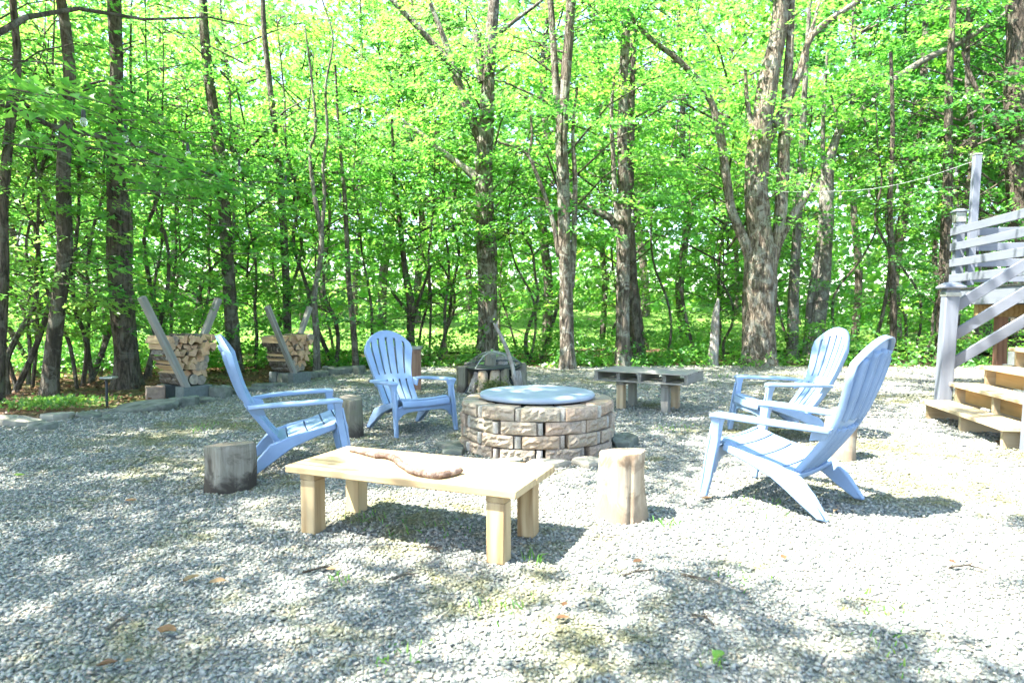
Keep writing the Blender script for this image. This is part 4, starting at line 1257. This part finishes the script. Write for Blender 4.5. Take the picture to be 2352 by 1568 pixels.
main_tree('slim_tree', 'thin twisting pale tree with two stems right of the farther firewood rack',
          [(728, 856, 17), (726, 760, 15), (722, 680, 14), (735, 600, 12), (738, 540, 12), (722, 450, 10), (712, 350, 8), (725, 300, 7), (718, 200, 6), (700, 60, 4)], 12.2, BP,
          [[(738, 545, 10), (745, 450, 8), (742, 380, 7), (752, 310, 7), (748, 200, 6), (765, 90, 4), (740, 0, 3)]], None, 8, .05, 39)
main_tree('vine_tree', 'thick dark vine-covered tree left of the nearer firewood rack',
          [(290, 895, 62), (288, 800, 55), (280, 700, 52), (276, 600, 50), (276, 500, 46), (268, 400, 34), (266, 280, 30), (266, 150, 28), (264, 20, 26), (262, -150, 20), (260, -330, 12)], 9.9, BD,
          [[(262, 700, 12), (258, 600, 10), (256, 480, 9), (256, 380, 7)], [(300, 760, 9), (296, 660, 8), (294, 540, 7), (284, 440, 5)]], None, 14, .16, 43)
main_tree('leaning_tree', 'bare leaning trunk near the left edge of the picture',
          [(113, 912, 36), (122, 800, 33), (134, 700, 31), (148, 590, 31), (146, 470, 30), (146, 380, 28), (152, 290, 27), (160, 180, 25), (150, 60, 22), (130, -60, 18), (110, -240, 10)], 8.8, BS,
          [[(158, 240, 12), (190, 200, 7), (240, 185, 5)]], None, 12, .05, 47)
main_tree('slim_tree', 'dark slim trunk cut by the left edge of the picture',
          [(-12, 930, 30), (0, 780, 26), (6, 620, 24), (6, 480, 22), (14, 380, 22), (24, 290, 20), (40, 150, 16), (30, 0, 14), (20, -200, 9)], 8.2, BD, [], (0, 3.0, .62, (-.5, .6, .8)), 10, .07, 51)
main_tree('dark_tree', 'large dark trunk behind the deck railing at the right edge',
          [(2345, 842, 60), (2345, 650, 54), (2342, 450, 50), (2336, 260, 46), (2336, 100, 42), (2340, -100, 34), (2345, -300, 20)], 15.0, BD, [[(2325, 400, 20), (2290, 290, 15), (2240, 200, 10), (2210, 120, 6)]], (1, .2, 1.0, (0, .9, 0)), 14, .14, 55)
main_tree('dark_tree', 'dark trunk rising just left of the stair newel post',
          [(2160, 850, 26), (2164, 740, 24), (2170, 600, 22), (2176, 420, 20), (2180, 200, 16), (2190, 0, 12)], 14.4, BD, [], None, 10, .1, 58)
main_tree('dark_tree', 'thin dark trunk behind the nearest right armchair back',
          [(2048, 845, 17), (2052, 740, 15), (2050, 620, 14), (2044, 480, 12), (2050, 300, 10), (2046, 120, 8)], 14.6, BD, [], None, 8, .1, 62)
main_tree('slim_tree', 'thin trunk left of the facing armchair, above the edging stones',
          [(818, 858, 16), (812, 760, 14), (802, 660, 12), (796, 540, 11), (790, 430, 9), (778, 300, 7), (770, 150, 5)], 13.0, BS, [], None, 8, .07, 66)
main_tree('slim_tree', 'short thick trunk half hidden behind the facing armchair and bin',
          [(944, 840, 22), (943, 760, 20), (944, 700, 18), (930, 620, 14), (920, 520, 11), (905, 400, 8), (900, 260, 6)], 14.6, BD, [[(946, 740, 10), (965, 680, 8), (990, 610, 5)], [(940, 720, 9), (915, 690, 7), (880, 640, 4)]], (1, 1.4, .8, (0, 1.0, 0)), 10, .1, 70)
snag = thing('tree_snag', 'broken pale dead trunk standing between pallet table and big maple', 'tree snag', P(1640, 842, 13.6) * 1)
snag.location.z = 0
wood(snag, 'trunk', [(1637, 842, 23), (1641, 780, 20), (1645, 720, 16), (1650, 685, 5)], 13.6, M['deadwood'], 10, .14, 4, snag.location, True)

LAND = [(-400, 'the left edge of the picture'), (130, 'the leaning left trunk'), (285, 'the vine-covered tree'), (530, 'the smooth leaning trunk'), (660, 'the straight brown trunk'), (728, 'the twisting pale tree'), (940, 'the brown bin'), (1120, 'the centre tree'), (1300, 'the spotted forked tree'), (1430, 'the crooked grey tree'), (1640, 'the broken snag'), (1746, 'the big maple'), (1880, 'the leaning pale tree'), (2048, 'the thin dark trunk'), (2160, 'the stair post'), (2800, 'the right edge')]
def place_labels(items, kind):
    """items: (object, screen x); tells look-alikes apart by the landmarks they stand between"""
    bins = {}
    for o, X in items:
        k = max(i for i in range(len(LAND) - 1) if LAND[i][0] <= X or i == 0)
        bins.setdefault(k, []).append((X, o))
    for k, lst in bins.items():
        lst.sort(key=lambda q: q[0])
        for j, (X, o) in enumerate(lst):
            rank = '' if len(lst) == 1 else ('leftmost ', 'second ', 'third ', 'fourth ', 'fifth ', 'sixth ', 'seventh ', 'eighth ')[j]
            o['label'] = '%s%s between %s and %s' % (rank, kind, LAND[k][1].replace(' of the picture', ''), LAND[k + 1][1])
def screen_x(x, y): return W2 + FPX * x / y
# ---- repeated saplings: a few kinds, many individuals
rs = random.Random(21)
SAP = []
for k in range(7):
    r = np.random.default_rng(300 + k)
    Ht = (4.6, 5.4, 3.6, 6.2, 4.9, 6.4, 5.8)[k]
    pts = [np.array([0, 0, -.05])]
    x = y = 0
    for q in range(1, 9):
        x += r.normal(0, .10 if k < 5 else .2); y += r.normal(0, .10)
        pts.append(np.array([x, y, Ht * q / 8]))
    sp = spline(pts, 26)
    st_ = MB(); st_.tube([Vector(p) for p in sp], list(np.linspace(.034 + .006 * (k % 3), .007, 26)), 6, wob=.06, seed=k)
    F = Foliage(r)
    for q in range((30, 38, 26, 42, 34, 16, 14)[k]):
        f = r.uniform(.16 if k < 5 else .5, 1.0)
        c = sp[int(f * 25)]
        az = r.uniform(0, 6.283); ln = r.uniform(.25, 1.25) * (1.1 - .45 * f)
        e = c + np.array([math.cos(az) * ln, math.sin(az) * ln, .18 * ln + .1])
        F.br.tube([c, (c + e) / 2 + np.array([0, 0, .06]), e], [.012, .009, .006], 4, cap=False)
        F.spray(e, az + r.normal(0, .4), r.uniform(.5, 1.15), r.uniform(.28, .5), int(r.uniform(32, 60)), .105, .5, r.uniform(0, .3))
    SAP.append((st_.mesh('stem', M['bark_smooth']), F.mesh('leaves', M['leaf']), F.branches('twigs', M['bark_smooth'])))
def sapling(k, loc, rot, sc, label, group, mat=None, lean=(0, 0)):
    t = thing('sapling', label, 'sapling', loc, rot, group)
    t.rotation_euler = (lean[0], lean[1], rot)
    t.scale = (sc,) * 3
    a, l, w = SAP[k]
    obj_from(a, 'stem', t); o = obj_from(l, 'leaves', t); obj_from(w, 'twigs', t)['kind'] = 'stuff'
    if mat is not None:
        o.material_slots[0].link = 'OBJECT'; o.material_slots[0].material = mat
    return t
# along the back of the clearing
cnt = 0
sap_items = []
while cnt < 28:
    y = rs.uniform(14.2, 22); x = rs.uniform(-.86, .86) * y
    if y < 15 and -1 < x < 7 and rs.random() < .5: continue
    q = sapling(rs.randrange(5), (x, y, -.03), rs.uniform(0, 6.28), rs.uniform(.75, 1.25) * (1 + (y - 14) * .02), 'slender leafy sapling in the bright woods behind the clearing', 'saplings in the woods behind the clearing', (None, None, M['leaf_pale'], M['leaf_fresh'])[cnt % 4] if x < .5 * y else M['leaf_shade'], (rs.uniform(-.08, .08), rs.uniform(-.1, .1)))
    sap_items.append((q, screen_x(x, y)))
    cnt += 1
place_labels(sap_items, 'leafy sapling')
# left edge thicket, nearer
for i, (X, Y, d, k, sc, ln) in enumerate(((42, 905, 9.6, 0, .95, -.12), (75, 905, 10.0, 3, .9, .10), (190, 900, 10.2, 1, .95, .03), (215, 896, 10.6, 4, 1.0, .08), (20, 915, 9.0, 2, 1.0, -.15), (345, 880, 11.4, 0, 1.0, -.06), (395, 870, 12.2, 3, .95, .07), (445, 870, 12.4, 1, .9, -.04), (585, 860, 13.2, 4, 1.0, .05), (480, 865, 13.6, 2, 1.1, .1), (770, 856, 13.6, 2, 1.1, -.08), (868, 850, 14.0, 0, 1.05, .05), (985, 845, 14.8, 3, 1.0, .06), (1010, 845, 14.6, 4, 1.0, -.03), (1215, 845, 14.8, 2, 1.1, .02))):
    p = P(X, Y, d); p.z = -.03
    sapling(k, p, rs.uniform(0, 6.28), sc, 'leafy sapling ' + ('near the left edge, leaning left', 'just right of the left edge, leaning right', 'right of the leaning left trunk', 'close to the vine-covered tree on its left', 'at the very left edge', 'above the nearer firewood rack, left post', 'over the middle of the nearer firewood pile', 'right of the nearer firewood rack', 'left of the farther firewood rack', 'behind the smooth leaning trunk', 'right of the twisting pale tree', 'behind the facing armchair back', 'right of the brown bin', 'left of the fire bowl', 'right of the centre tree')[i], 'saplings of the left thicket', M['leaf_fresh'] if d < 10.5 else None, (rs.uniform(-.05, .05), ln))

for i, (X, d, sc, lb) in enumerate(((30, 9.4, .95, 'second thin stem from the left edge'), (62, 10.4, 1.0, 'thin crooked stem left of the leaning left trunk'), (92, 11.5, 1.0, 'thin stem close to the leaning left trunk'), (176, 9.8, .95, 'thin stem right of the leaning left trunk'),
        (205, 10.8, 1.1, 'thin stem above the path light'), (228, 11.6, 1.0, 'thin stem left of the vine-covered tree'), (330, 11.2, .95, 'thin stem right of the vine-covered tree'), (372, 13.2, 1.0, 'thin stem above the nearer firewood rack'), (418, 12.0, 1.05, 'thin stem behind the nearer firewood pile'),
        (456, 14.2, 1.0, 'thin stem left of the smooth leaning trunk'), (596, 14.4, 1.1, 'thin stem left of the farther firewood rack'), (700, 14.6, 1.0, 'thin stem right of the farther firewood rack'), (768, 14.2, 1.1, 'thin stem left of the facing armchair'), (960, 15.2, 1.0, 'thin stem right of the brown bin'),
        (1003, 15.6, 1.05, 'thin stem between brown bin and fire bowl'), (1215, 14.6, 1.0, 'thin stem right of the forked stick'), (1240, 15.8, 1.1, 'thin stem left of the spotted forked tree'), (1530, 15.0, 1.0, 'thin stem over the pallet table'), (1600, 15.4, 1.05, 'thin stem left of the broken snag'),
        (1925, 16.5, 1.1, 'thin stem behind the farther right armchair'), (1990, 15.2, 1.0, 'thin stem between the two right armchair backs'), (2095, 15.4, 1.1, 'thin stem left of the stair post'), (2240, 15.0, 1.0, 'thin stem seen through the stair railing'))):
    p = P(X, 840, d); p.z = -.03
    sapling(5 + i % 2, p, rs.uniform(0, 6.28), sc, lb, 'bare-stemmed saplings', None, (rs.uniform(-.06, .06), rs.uniform(-.12, .12)))

# ---- forest trees farther in
FT = []
for k in range(3):
    r = np.random.default_rng(400 + k)
    Ht = 13.5
    pts = [np.array([0, 0, -.1])]; x = y = 0
    for q in range(1, 8):
        x += r.normal(0, .13); y += r.normal(0, .13); pts.append(np.array([x, y, Ht * q / 7]))
    b = MB(); b.tube([Vector(p) for p in spline(pts, 24)], list(np.linspace((.15, .11, .19)[k], .03, 24)), 9, wob=.1, seed=k)
    F = make_crown(420 + k, 104, 4.6 + k * .6, 13.2, 3.0, .17, 58)
    FT.append((b.mesh('trunk', M['bark_smooth']), F.mesh('crown', M['leaf']), F.branches('boughs', M['bark_smooth'])))
def forest_tree(k, loc, rot, sc, label, group, mat=None):
    t = thing('forest_tree', label, 'tree', loc, rot, group); t.scale = (sc,) * 3
    obj_from(FT[k][0], 'trunk', t); o = obj_from(FT[k][1], 'crown', t); obj_from(FT[k][2], 'boughs', t)['kind'] = 'stuff'
    if mat is not None:
        o.material_slots[0].link = 'OBJECT'; o.material_slots[0].material = mat
    return t
ft_items = []
for i in range(29):
    y = rs.uniform(19, 32); x = (-.9 + 1.8 * (i + rs.random()) / 29) * y * 1.0
    if x < -2 and y < 25: y += 7; x *= 1.25
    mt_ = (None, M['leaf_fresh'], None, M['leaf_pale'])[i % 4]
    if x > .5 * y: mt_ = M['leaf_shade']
    ft_items.append((forest_tree(i % 3, (x, y, -.05), rs.uniform(0, 6.28), rs.uniform(.9, 1.2), 'tall slim forest tree in the woods behind the clearing', 'forest trees behind the clearing', mt_), screen_x(x, y)))
place_labels(ft_items, 'tall background tree')
for i, (x, y) in enumerate(((-11.5, 14), (10.5, 15.5), (13.5, 17.5))):
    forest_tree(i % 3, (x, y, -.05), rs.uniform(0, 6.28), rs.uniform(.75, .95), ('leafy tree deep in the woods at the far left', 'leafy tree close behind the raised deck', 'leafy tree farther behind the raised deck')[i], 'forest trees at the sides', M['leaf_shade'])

# ---- sunlit meadow seen through the thicket
def mat_meadow():
    m, nt, out = new_mat('meadow_grass')
    v = coords(nt, (1, 1, 1), jitter=False)
    n1 = noise_n(nt, v, 3.0, 7, 0.7); n2 = noise_n(nt, v, .35, 4, .6)
    c = ramp(nt, [(0.3, (0.05, 0.13, 0.02)), (0.6, (0.12, 0.24, 0.04)), (0.8, (0.22, 0.30, 0.07))], n1).outputs[0]
    c = mixc(nt, ramp(nt, [(0.4, (0, 0, 0)), (0.65, (.6,) * 3)], n2).outputs[0], c, (.20, .27, .09))
    principled(nt, out, c, .9, normal=bump(nt, n1, .8, .1), spec=.1)
    return m
gx2 = np.linspace(-48, 14, 40); gy2 = np.linspace(17.5, 60, 30)
vv = [(x, y, .03 + .07 * max(0, y - 19) + .15 * mnoise.noise(Vector((x * .2, y * .2, 1)))) for y in gy2 for x in gx2]
ff = [(j * 40 + i, j * 40 + i + 1, j * 40 + i + 41, j * 40 + i + 40) for j in range(29) for i in range(39)]
structure(MB().add(vv, ff).build('meadow', mat_meadow(), smooth=180))

# ---- undergrowth and far woodland
r = np.random.default_rng(77)
F = Foliage(r)
for k in range(-220, 860):
    y = (r.uniform(13.4, 14.3) if k < 0 else r.uniform(13.7, 15.2) if k < 200 else r.uniform(14.5, 22)) if k < 430 else r.uniform(9.5, 14) if k < 700 else r.uniform(17.5, 25)
    x = r.uniform(-.9, .9) * y if (k < 430 or k >= 700) else r.uniform(-11, -5.0) - (14 - y) * -.35
    if 430 <= k < 700 and (x > -4.6 - (10.5 - y) * .4 or y < 10.4 or (y < 11.5 and r.random() < .5)): continue
    hgt = .15 + abs(r.normal(0, .55)) if k >= 0 else .06 + abs(r.normal(0, .16))
    F.spray((x, y, hgt), r.uniform(0, 6.28), r.uniform(.4, .9), r.uniform(.25, .5), int(r.uniform(30, 55)), .095, .55, .25, twig=(k % 3 == 0))
o = obj_from(F.mesh('undergrowth', M['leaf']), 'undergrowth'); o['kind'] = 'stuff'; o['label'] = 'low bright green undergrowth along the woodland edge'; o['category'] = 'undergrowth'
k = 52000
y = r.uniform(33, 46, k); x = r.uniform(-1.05, 1.05, k) * y
z = 21 * r.random(k) ** 1.45
dens = np.array([mnoise.noise(Vector((x[i] * .22, y[i] * .1, z[i] * .30))) for i in range(k)])
kp = (dens > -.3) | (z < 5)
pp = np.stack([x, y, z], 1)[kp]; k = len(pp)
nn = r.normal(0, .6, (k, 3)); nn[:, 2] += .7; nn[:, 1] -= .3
me = leaves_mesh('far_woodland', pp, r.normal(0, 1, (k, 3)), nn, r.uniform(.35, .75, k), np.clip(r.beta(2, 2, k) * .6 + .3, 0, 1), M['leaf'])
o = obj_from(me, 'far_woodland'); o['kind'] = 'stuff'; o['label'] = 'bright far woodland closing the view'; o['category'] = 'woodland'

# ---- trees outside the frame on the left and behind: they shade the clearing
def shade_wanted(x, y):
    """how leafy the canopy is above the ground point the sun would reach (open over the seats)"""
    v = .82
    if x < -1.2: v = .66
    if y < 5.5 and x > -1.15 + max(0, (3.3 - y)) * .1: v = 0.0   # open sun over bench, stump, nearest chair
    if y < 3.0 and x > .2: v = .36                     # dappled foreground
    if y < 2.75 and x > -.5: v = .38
    if y < 2.9 and x <= -.5: v = .47
    if 5.2 < y < 6.3 and x > .6: v = .30
    if x > 3.0 and 4.6 < y < 7.5: v = .2
    if -.8 < x < 1.0 and 4.6 < y < 5.3: v = .46
    if -.5 < x < 1.2 and 5.2 <= y < 6.3: v = .78
    if x > 4.3 and y > 6.3: v = .34
    if y > 12.3: v = .1
    if x < -4.2 and y > 8: v = .15
    return v
SH = [(-9.5, 1.5, .24), (-8.6, 6.0, .2), (-5.5, -4.0, .26), (-10.5, 9.5, .22)]
shade = []
for i, (x, y, rad) in enumerate(SH):
    t = thing('shade_tree', ('broad maple off the left edge shading the near gravel', 'leafy maple off the left edge overhanging the upper left corner', 'tall maple behind the camera dappling the foreground', 'maple beyond the left thicket shading the firewood racks')[i], 'tree', (x, y, 0), 0, 'shade trees beside the clearing')
    b = MB(); b.tube([(0, 0, -.1), (.05, 0, 2), (.2, .05, 4.5), (.5, .1, 7), (.9, .2, 9.5)], [rad * 1.3, rad, rad * .85, rad * .65, rad * .3], 14, wob=.1, seed=i); b.build('trunk', BG, t, 70)
    shade.append((t, Foliage(np.random.default_rng(500 + i)), MB()))
rr2 = np.random.default_rng(91)
cnt = 0
for k in range(8000):
    gx_, gy_ = rr2.uniform(-8, 11), rr2.uniform(.2, 14)
    nz = .5 + .62 * mnoise.noise(Vector((gx_ * .9, gy_ * 1.3, 7.7))) + .3 * mnoise.noise(Vector((gx_ * 2.2, gy_ * 2.8, 1.7)))
    if nz > shade_wanted(gx_, gy_): continue
    z = rr2.uniform(6.6, 10.0)
    c = np.array([gx_, gy_, 0]) + np.array(SD) * (z / SD.z)
    if c[1] > 1 and abs(c[0]) < .84 * c[1] + 1.2 and c[2] < 1.15 + .50 * c[1] + .9: continue
    j = min(range(4), key=lambda q: (SH[q][0] - c[0]) ** 2 + (SH[q][1] - c[1]) ** 2)
    t, F, B = shade[j]
    loc = c - np.array([SH[j][0], SH[j][1], 0])
    F.spray(loc, math.atan2(loc[1], loc[0]) + rr2.normal(0, .6), rr2.uniform(.35, .7), rr2.uniform(.2, .36), int(rr2.uniform(18, 30)), .12, .35, .15, twig=(cnt % 2 == 0))
    if cnt % 14 == 0:
        p0 = np.array([.25, .05, rr2.uniform(4.0, 6.5)])
        pm = p0 * .5 + loc * .5 + np.array([0, 0, .9])
        B.tube([p0, pm, loc], [.06, .035, .01], 6, cap=False)
    cnt += 1
# overhanging leaves in the upper left corner, on the second shade tree
t, F, B = shade[1]
o1 = np.array([SH[1][0], SH[1][1], 0])
for k in range(34):
    u = rr2.random()
    X = -80 + 700 * u ** 1.1; Y = 150 + 320 * u + rr2.normal(0, 60)
    d = 4.6 + 4.2 * u + rr2.normal(0, .5)
    c = np.array(P(X, Y, max(4.0, d))) - o1
    F.spray(c, rr2.normal(-.25, .5), rr2.uniform(.4, .9), rr2.uniform(.22, .4), int(rr2.uniform(22, 40)), .115, .4, .2)
for k in range(10):
    X = rr2.uniform(-60, 560); Y = rr2.uniform(580, 700); d = rr2.uniform(7.6, 9.4)
    c = np.array(P(X, Y, d)) - o1
    if X > 250: c = np.array(P(X, Y, 9.6)) - o1
    F.spray(c, rr2.normal(-.25, .5), rr2.uniform(.4, .9), rr2.uniform(.22, .4), int(rr2.uniform(22, 40)), .11, .45, .2)
for px_ in ([(-80, 120), (60, 40), (180, 20), (330, 45), (480, 40), (580, 62)], [(-80, 200), (120, 290), (300, 330), (480, 400), (600, 430)]):
    dd = np.linspace(5.0, 8.5, len(px_))
    pts = [np.array(P(X, Y, q)) - o1 for (X, Y), q in zip(px_, dd)]
    B.tube([np.array([.2, 0, 3.2])] + pts, list(np.linspace(.034, .006, len(pts) + 1)), 6, cap=False)
for t, F, B in shade:
    if F.pos:
        obj_from(F.mesh('crown', M['leaf']), 'crown', t)
        obj_from(F.branches('twigs', M['bark_smooth']), 'twigs', t)['kind'] = 'stuff'
    if B.v:
        B.build('boughs', M['bark_smooth'], t, 60)['kind'] = 'stuff'
print('shade sprays', cnt)

# ================================================================== SMALL THINGS ON THE GROUND
rg = np.random.default_rng(60)
def fallen(X, Y, size, lv, label, mat='leaf_dead', rot=0.0):
    ol = [(0, .0), (.12, .16), (.30, .27), (.52, .30), (.74, .22), (.90, .10), (1.0, 0)]
    ca, sa = math.cos(rot), math.sin(rot)
    V, q = [], []
    for u, w in ol:
        for sd in (-1, 0, 1):
            x, y = (u - .5) * size, sd * w * size * (1 + .12 * rg.normal())
            z = size * (.16 * abs(sd) * w * 3 + .22 * (u - .4) ** 2 + .03 * rg.normal())
            V.append((x * ca - y * sa, x * sa + y * ca, z))
    for i in range(6):
        for j in range(2):
            q.append((i * 3 + j, i * 3 + j + 1, i * 3 + j + 4, i * 3 + j + 3))
    me = fast_mesh('fallen_leaf', np.array(V), np.array(q), M[mat], np.full(len(V), lv), True)
    o = obj_from(me, 'fallen_leaf', None, G(X, Y) + Vector((0, 0, .022)))
    tag(o, label, 'leaf', 'fallen leaves on the gravel')
for a in ((385, 1462, .085, .7, 'curled orange leaf on the shaded gravel at lower left', 'leaf_dead', -.4), (245, 1540, .06, .3, 'brown leaf near the bottom edge at lower left', 'leaf_dead', .4), (296, 1532, .03, 1.0, 'tiny yellow leaf right of the brown leaf at lower left', 'leaf_dead', .4),
          (500, 1348, .07, 1.0, 'pale leaf in the sun patch below the silvery stump', 'leaf_dead', .2), (440, 1340, .07, .8, 'tan leaf left of the pale leaf in the sun patch', 'leaf_dead', .9), (765, 1318, .06, .95, 'pale leaf on the gravel below the left bench leg', 'leaf_dead', 0), (1292, 1432, .05, .6, 'reddish leaf on the gravel below the bench right leg', 'leaf_dead', 0), (1296, 1400, .04, .5, 'small reddish leaf above the other, right of the bench', 'leaf_dead', 1.2),
          (1622, 1152, .07, .65, 'orange leaf touching the front foot of the nearest armchair', 'leaf_dead', .1), (1920, 1180, .05, .9, 'pale leaf in the shadow behind the nearest armchair', 'leaf_dead', .7), (2185, 1300, .04, .3, 'dark brown leaf on the sunny gravel at right', 'leaf_dead', 2), (2290, 1020, .06, .3, 'brown leaf by the foot of the stairs', 'leaf_dead', 1),
          (1650, 1520, .06, .7, 'fresh green leaf on the gravel at lower right', 'leaf', .8), (1465, 1300, .05, .4, 'brown leaf on the gravel below the tan stump', 'leaf_dead', .3), (45, 1098, .07, .9, 'pale green leaf on the shaded gravel at the left edge', 'leaf_pale', .3), (300, 1158, .07, .8, 'pale leaf on the gravel left of the silvery stump', 'leaf_dead', .1), (880, 1062, .06, .6, 'brown leaf on the gravel behind the bench', 'leaf_dead', .5), (1800, 1290, .05, .55, 'tan leaf on the sunny gravel in front of the nearest armchair', 'leaf_dead', 1.4)):
    fallen(*a)
def twig(X0, Y0, X1, Y1, r0, label):
    a, b_ = G(X0, Y0), G(X1, Y1)
    a.z = b_.z = .016
    m_ = (a + b_) / 2 + Vector((rg.normal(0, .012), rg.normal(0, .012), .008))
    B = MB(); B.tube([a, a * .6 + m_ * .4, m_, b_], [r0, r0 * .9, r0 * .8, r0 * .45], 6, wob=.1)
    B.tube([m_, m_ + (b_ - m_) * .4 + Vector((.01, .035, .006))], [r0 * .6, r0 * .3], 5)
    tag(B.build('twig', M['bark_smooth'], None, 60), label, 'twig', 'fallen twigs on the gravel')
for a in ((695, 1322, 778, 1308, .006, 'thin twig on the gravel below the left bench legs'), (900, 1338, 962, 1324, .008, 'dark twig on the gravel below the bench'), (978, 1262, 1012, 1276, .006, 'short reddish twig under the right half of the bench'), (1565, 1326, 1655, 1350, .007, 'twig on the sunny gravel right of the bench'),
          (1430, 1330, 1500, 1316, .006, 'twig on the gravel below the tan stump'), (245, 1455, 290, 1430, .008, 'dark twig on the shaded gravel at lower left'), (2180, 1310, 2270, 1318, .005, 'thin twig on the sunny gravel at right'), (1590, 1420, 1640, 1445, .006, 'twig on the gravel at lower right')):
    twig(*a)
def weed(X, Y, nb, h, spread, label, mat='grass'):
    p0 = G(X, Y)
    pos = np.zeros((nb, 3)); pos[:, 0] = rg.normal(0, spread, nb); pos[:, 1] = rg.normal(0, spread, nb); pos[:, 2] = .002
    ax = rg.normal(0, .45, (nb, 3)); ax[:, 2] = 1
    ax = norm(ax); side = norm(np.cross(ax, rg.normal(0, 1, (nb, 3))))
    L = h * rg.uniform(.5, 1.2, nb)[:, None]; wd = .0035
    V = np.stack([pos - side * wd, pos + side * wd, pos + ax * L * .6 + side * wd * .8, pos + ax * L * .6 - side * wd * .8,
                  pos + ax * L * .95 + side * wd * .1 + np.array([0, 0, -.1]) * L + ax[:, [0, 1, 0]] * np.array([1, 1, 0]) * L * .3, pos + ax * L * .95 - side * wd * .1 + np.array([0, 0, -.1]) * L + ax[:, [0, 1, 0]] * np.array([1, 1, 0]) * L * .3], 1)
    base = np.arange(nb)[:, None] * 6
    q = np.concatenate([base + np.array([[0, 1, 2, 3]]), base + np.array([[3, 2, 4, 5]])])
    me = fast_mesh('weed_tuft', V.reshape(-1, 3), q, M[mat], np.repeat(rg.random(nb), 6))
    o = obj_from(me, 'weed_tuft', None, p0); o['kind'] = 'stuff'
    tag(o, label, 'weed', 'weed tufts in the gravel')
for a in ((1532, 1204, 22, .05, .035, 'grass tuft in the shadow of the sunlit tan stump'), (1228, 1290, 12, .07, .03, 'grass blades at the shadow edge right of the bench leg'), (860, 1195, 26, .045, .10, 'grass tuft under the left half of the bench'), (1010, 1225, 30, .04, .12, 'grass tuft under the middle of the bench'), (1640, 1522, 16, .04, .03, 'weed tuft at the bottom edge, right of centre'), (1735, 1160, 40, .035, .12, 'weeds under the nearest armchair seat'),
          (1150, 1392, 26, .04, .07, 'weed tuft in the gravel below the bench'), (465, 985, 30, .06, .12, 'weed patch behind the side-view armchair'), (1545, 985, 40, .06, .12, 'weed patch right of the fire pit'), (1665, 866, 30, .12, .15, 'weed clump in front of the broken snag'), (780, 1330, 14, .03, .04, 'small weed below the left bench legs'), (1990, 1380, 24, .035, .08, 'weed tuft at lower right'), (1700, 1330, 20, .03, .06, 'low weeds on the sunny gravel right of the bench'), (2080, 1500, 24, .035, .08, 'weed tuft in the bottom right corner'), (900, 1510, 22, .035, .06, 'weed tuft at the bottom edge left of centre')):
    weed(*a)
# leaf litter and moss on the left bank
k = 5200
yy = rg.uniform(5.5, 13.5, k); xx = rg.uniform(-9.5, -3, k)
kp = ~in_gravel(xx, yy) & (xx > -.86 * yy - .8)
pp = np.stack([xx, yy, rg.uniform(-.03, .015, k)], 1)[kp]; k = len(pp)
nn = rg.normal(0, .3, (k, 3)); nn[:, 2] = 1
o = obj_from(leaves_mesh('leaf_litter', pp, np.concatenate([rg.normal(0, 1, (k, 2)), rg.normal(0, .1, (k, 1))], 1), nn, rg.uniform(.04, .09, k), rg.random(k), M['leaf_dead']), 'leaf_litter')
o['kind'] = 'stuff'; o['label'] = 'brown leaf litter on the bank behind the edging stones'; o['category'] = 'leaf litter'
k = 1200
c0 = G(105, 930)
pp = np.stack([rg.normal(c0.x, .30, k), rg.normal(c0.y + .15, .22, k), rg.uniform(-.02, .05, k)], 1)
kp = ~in_gravel(pp[:, 0], pp[:, 1]); pp = pp[kp]; k = len(pp)
o = obj_from(leaves_mesh('moss_patch', pp, rg.normal(0, 1, (k, 3)) + np.array([0, 0, .8]), rg.normal(0, 1, (k, 3)), rg.uniform(.02, .06, k), rg.random(k), M['grass']), 'moss_patch')
o['kind'] = 'stuff'; o['label'] = 'bright green moss and grass on the left bank'; o['category'] = 'moss'
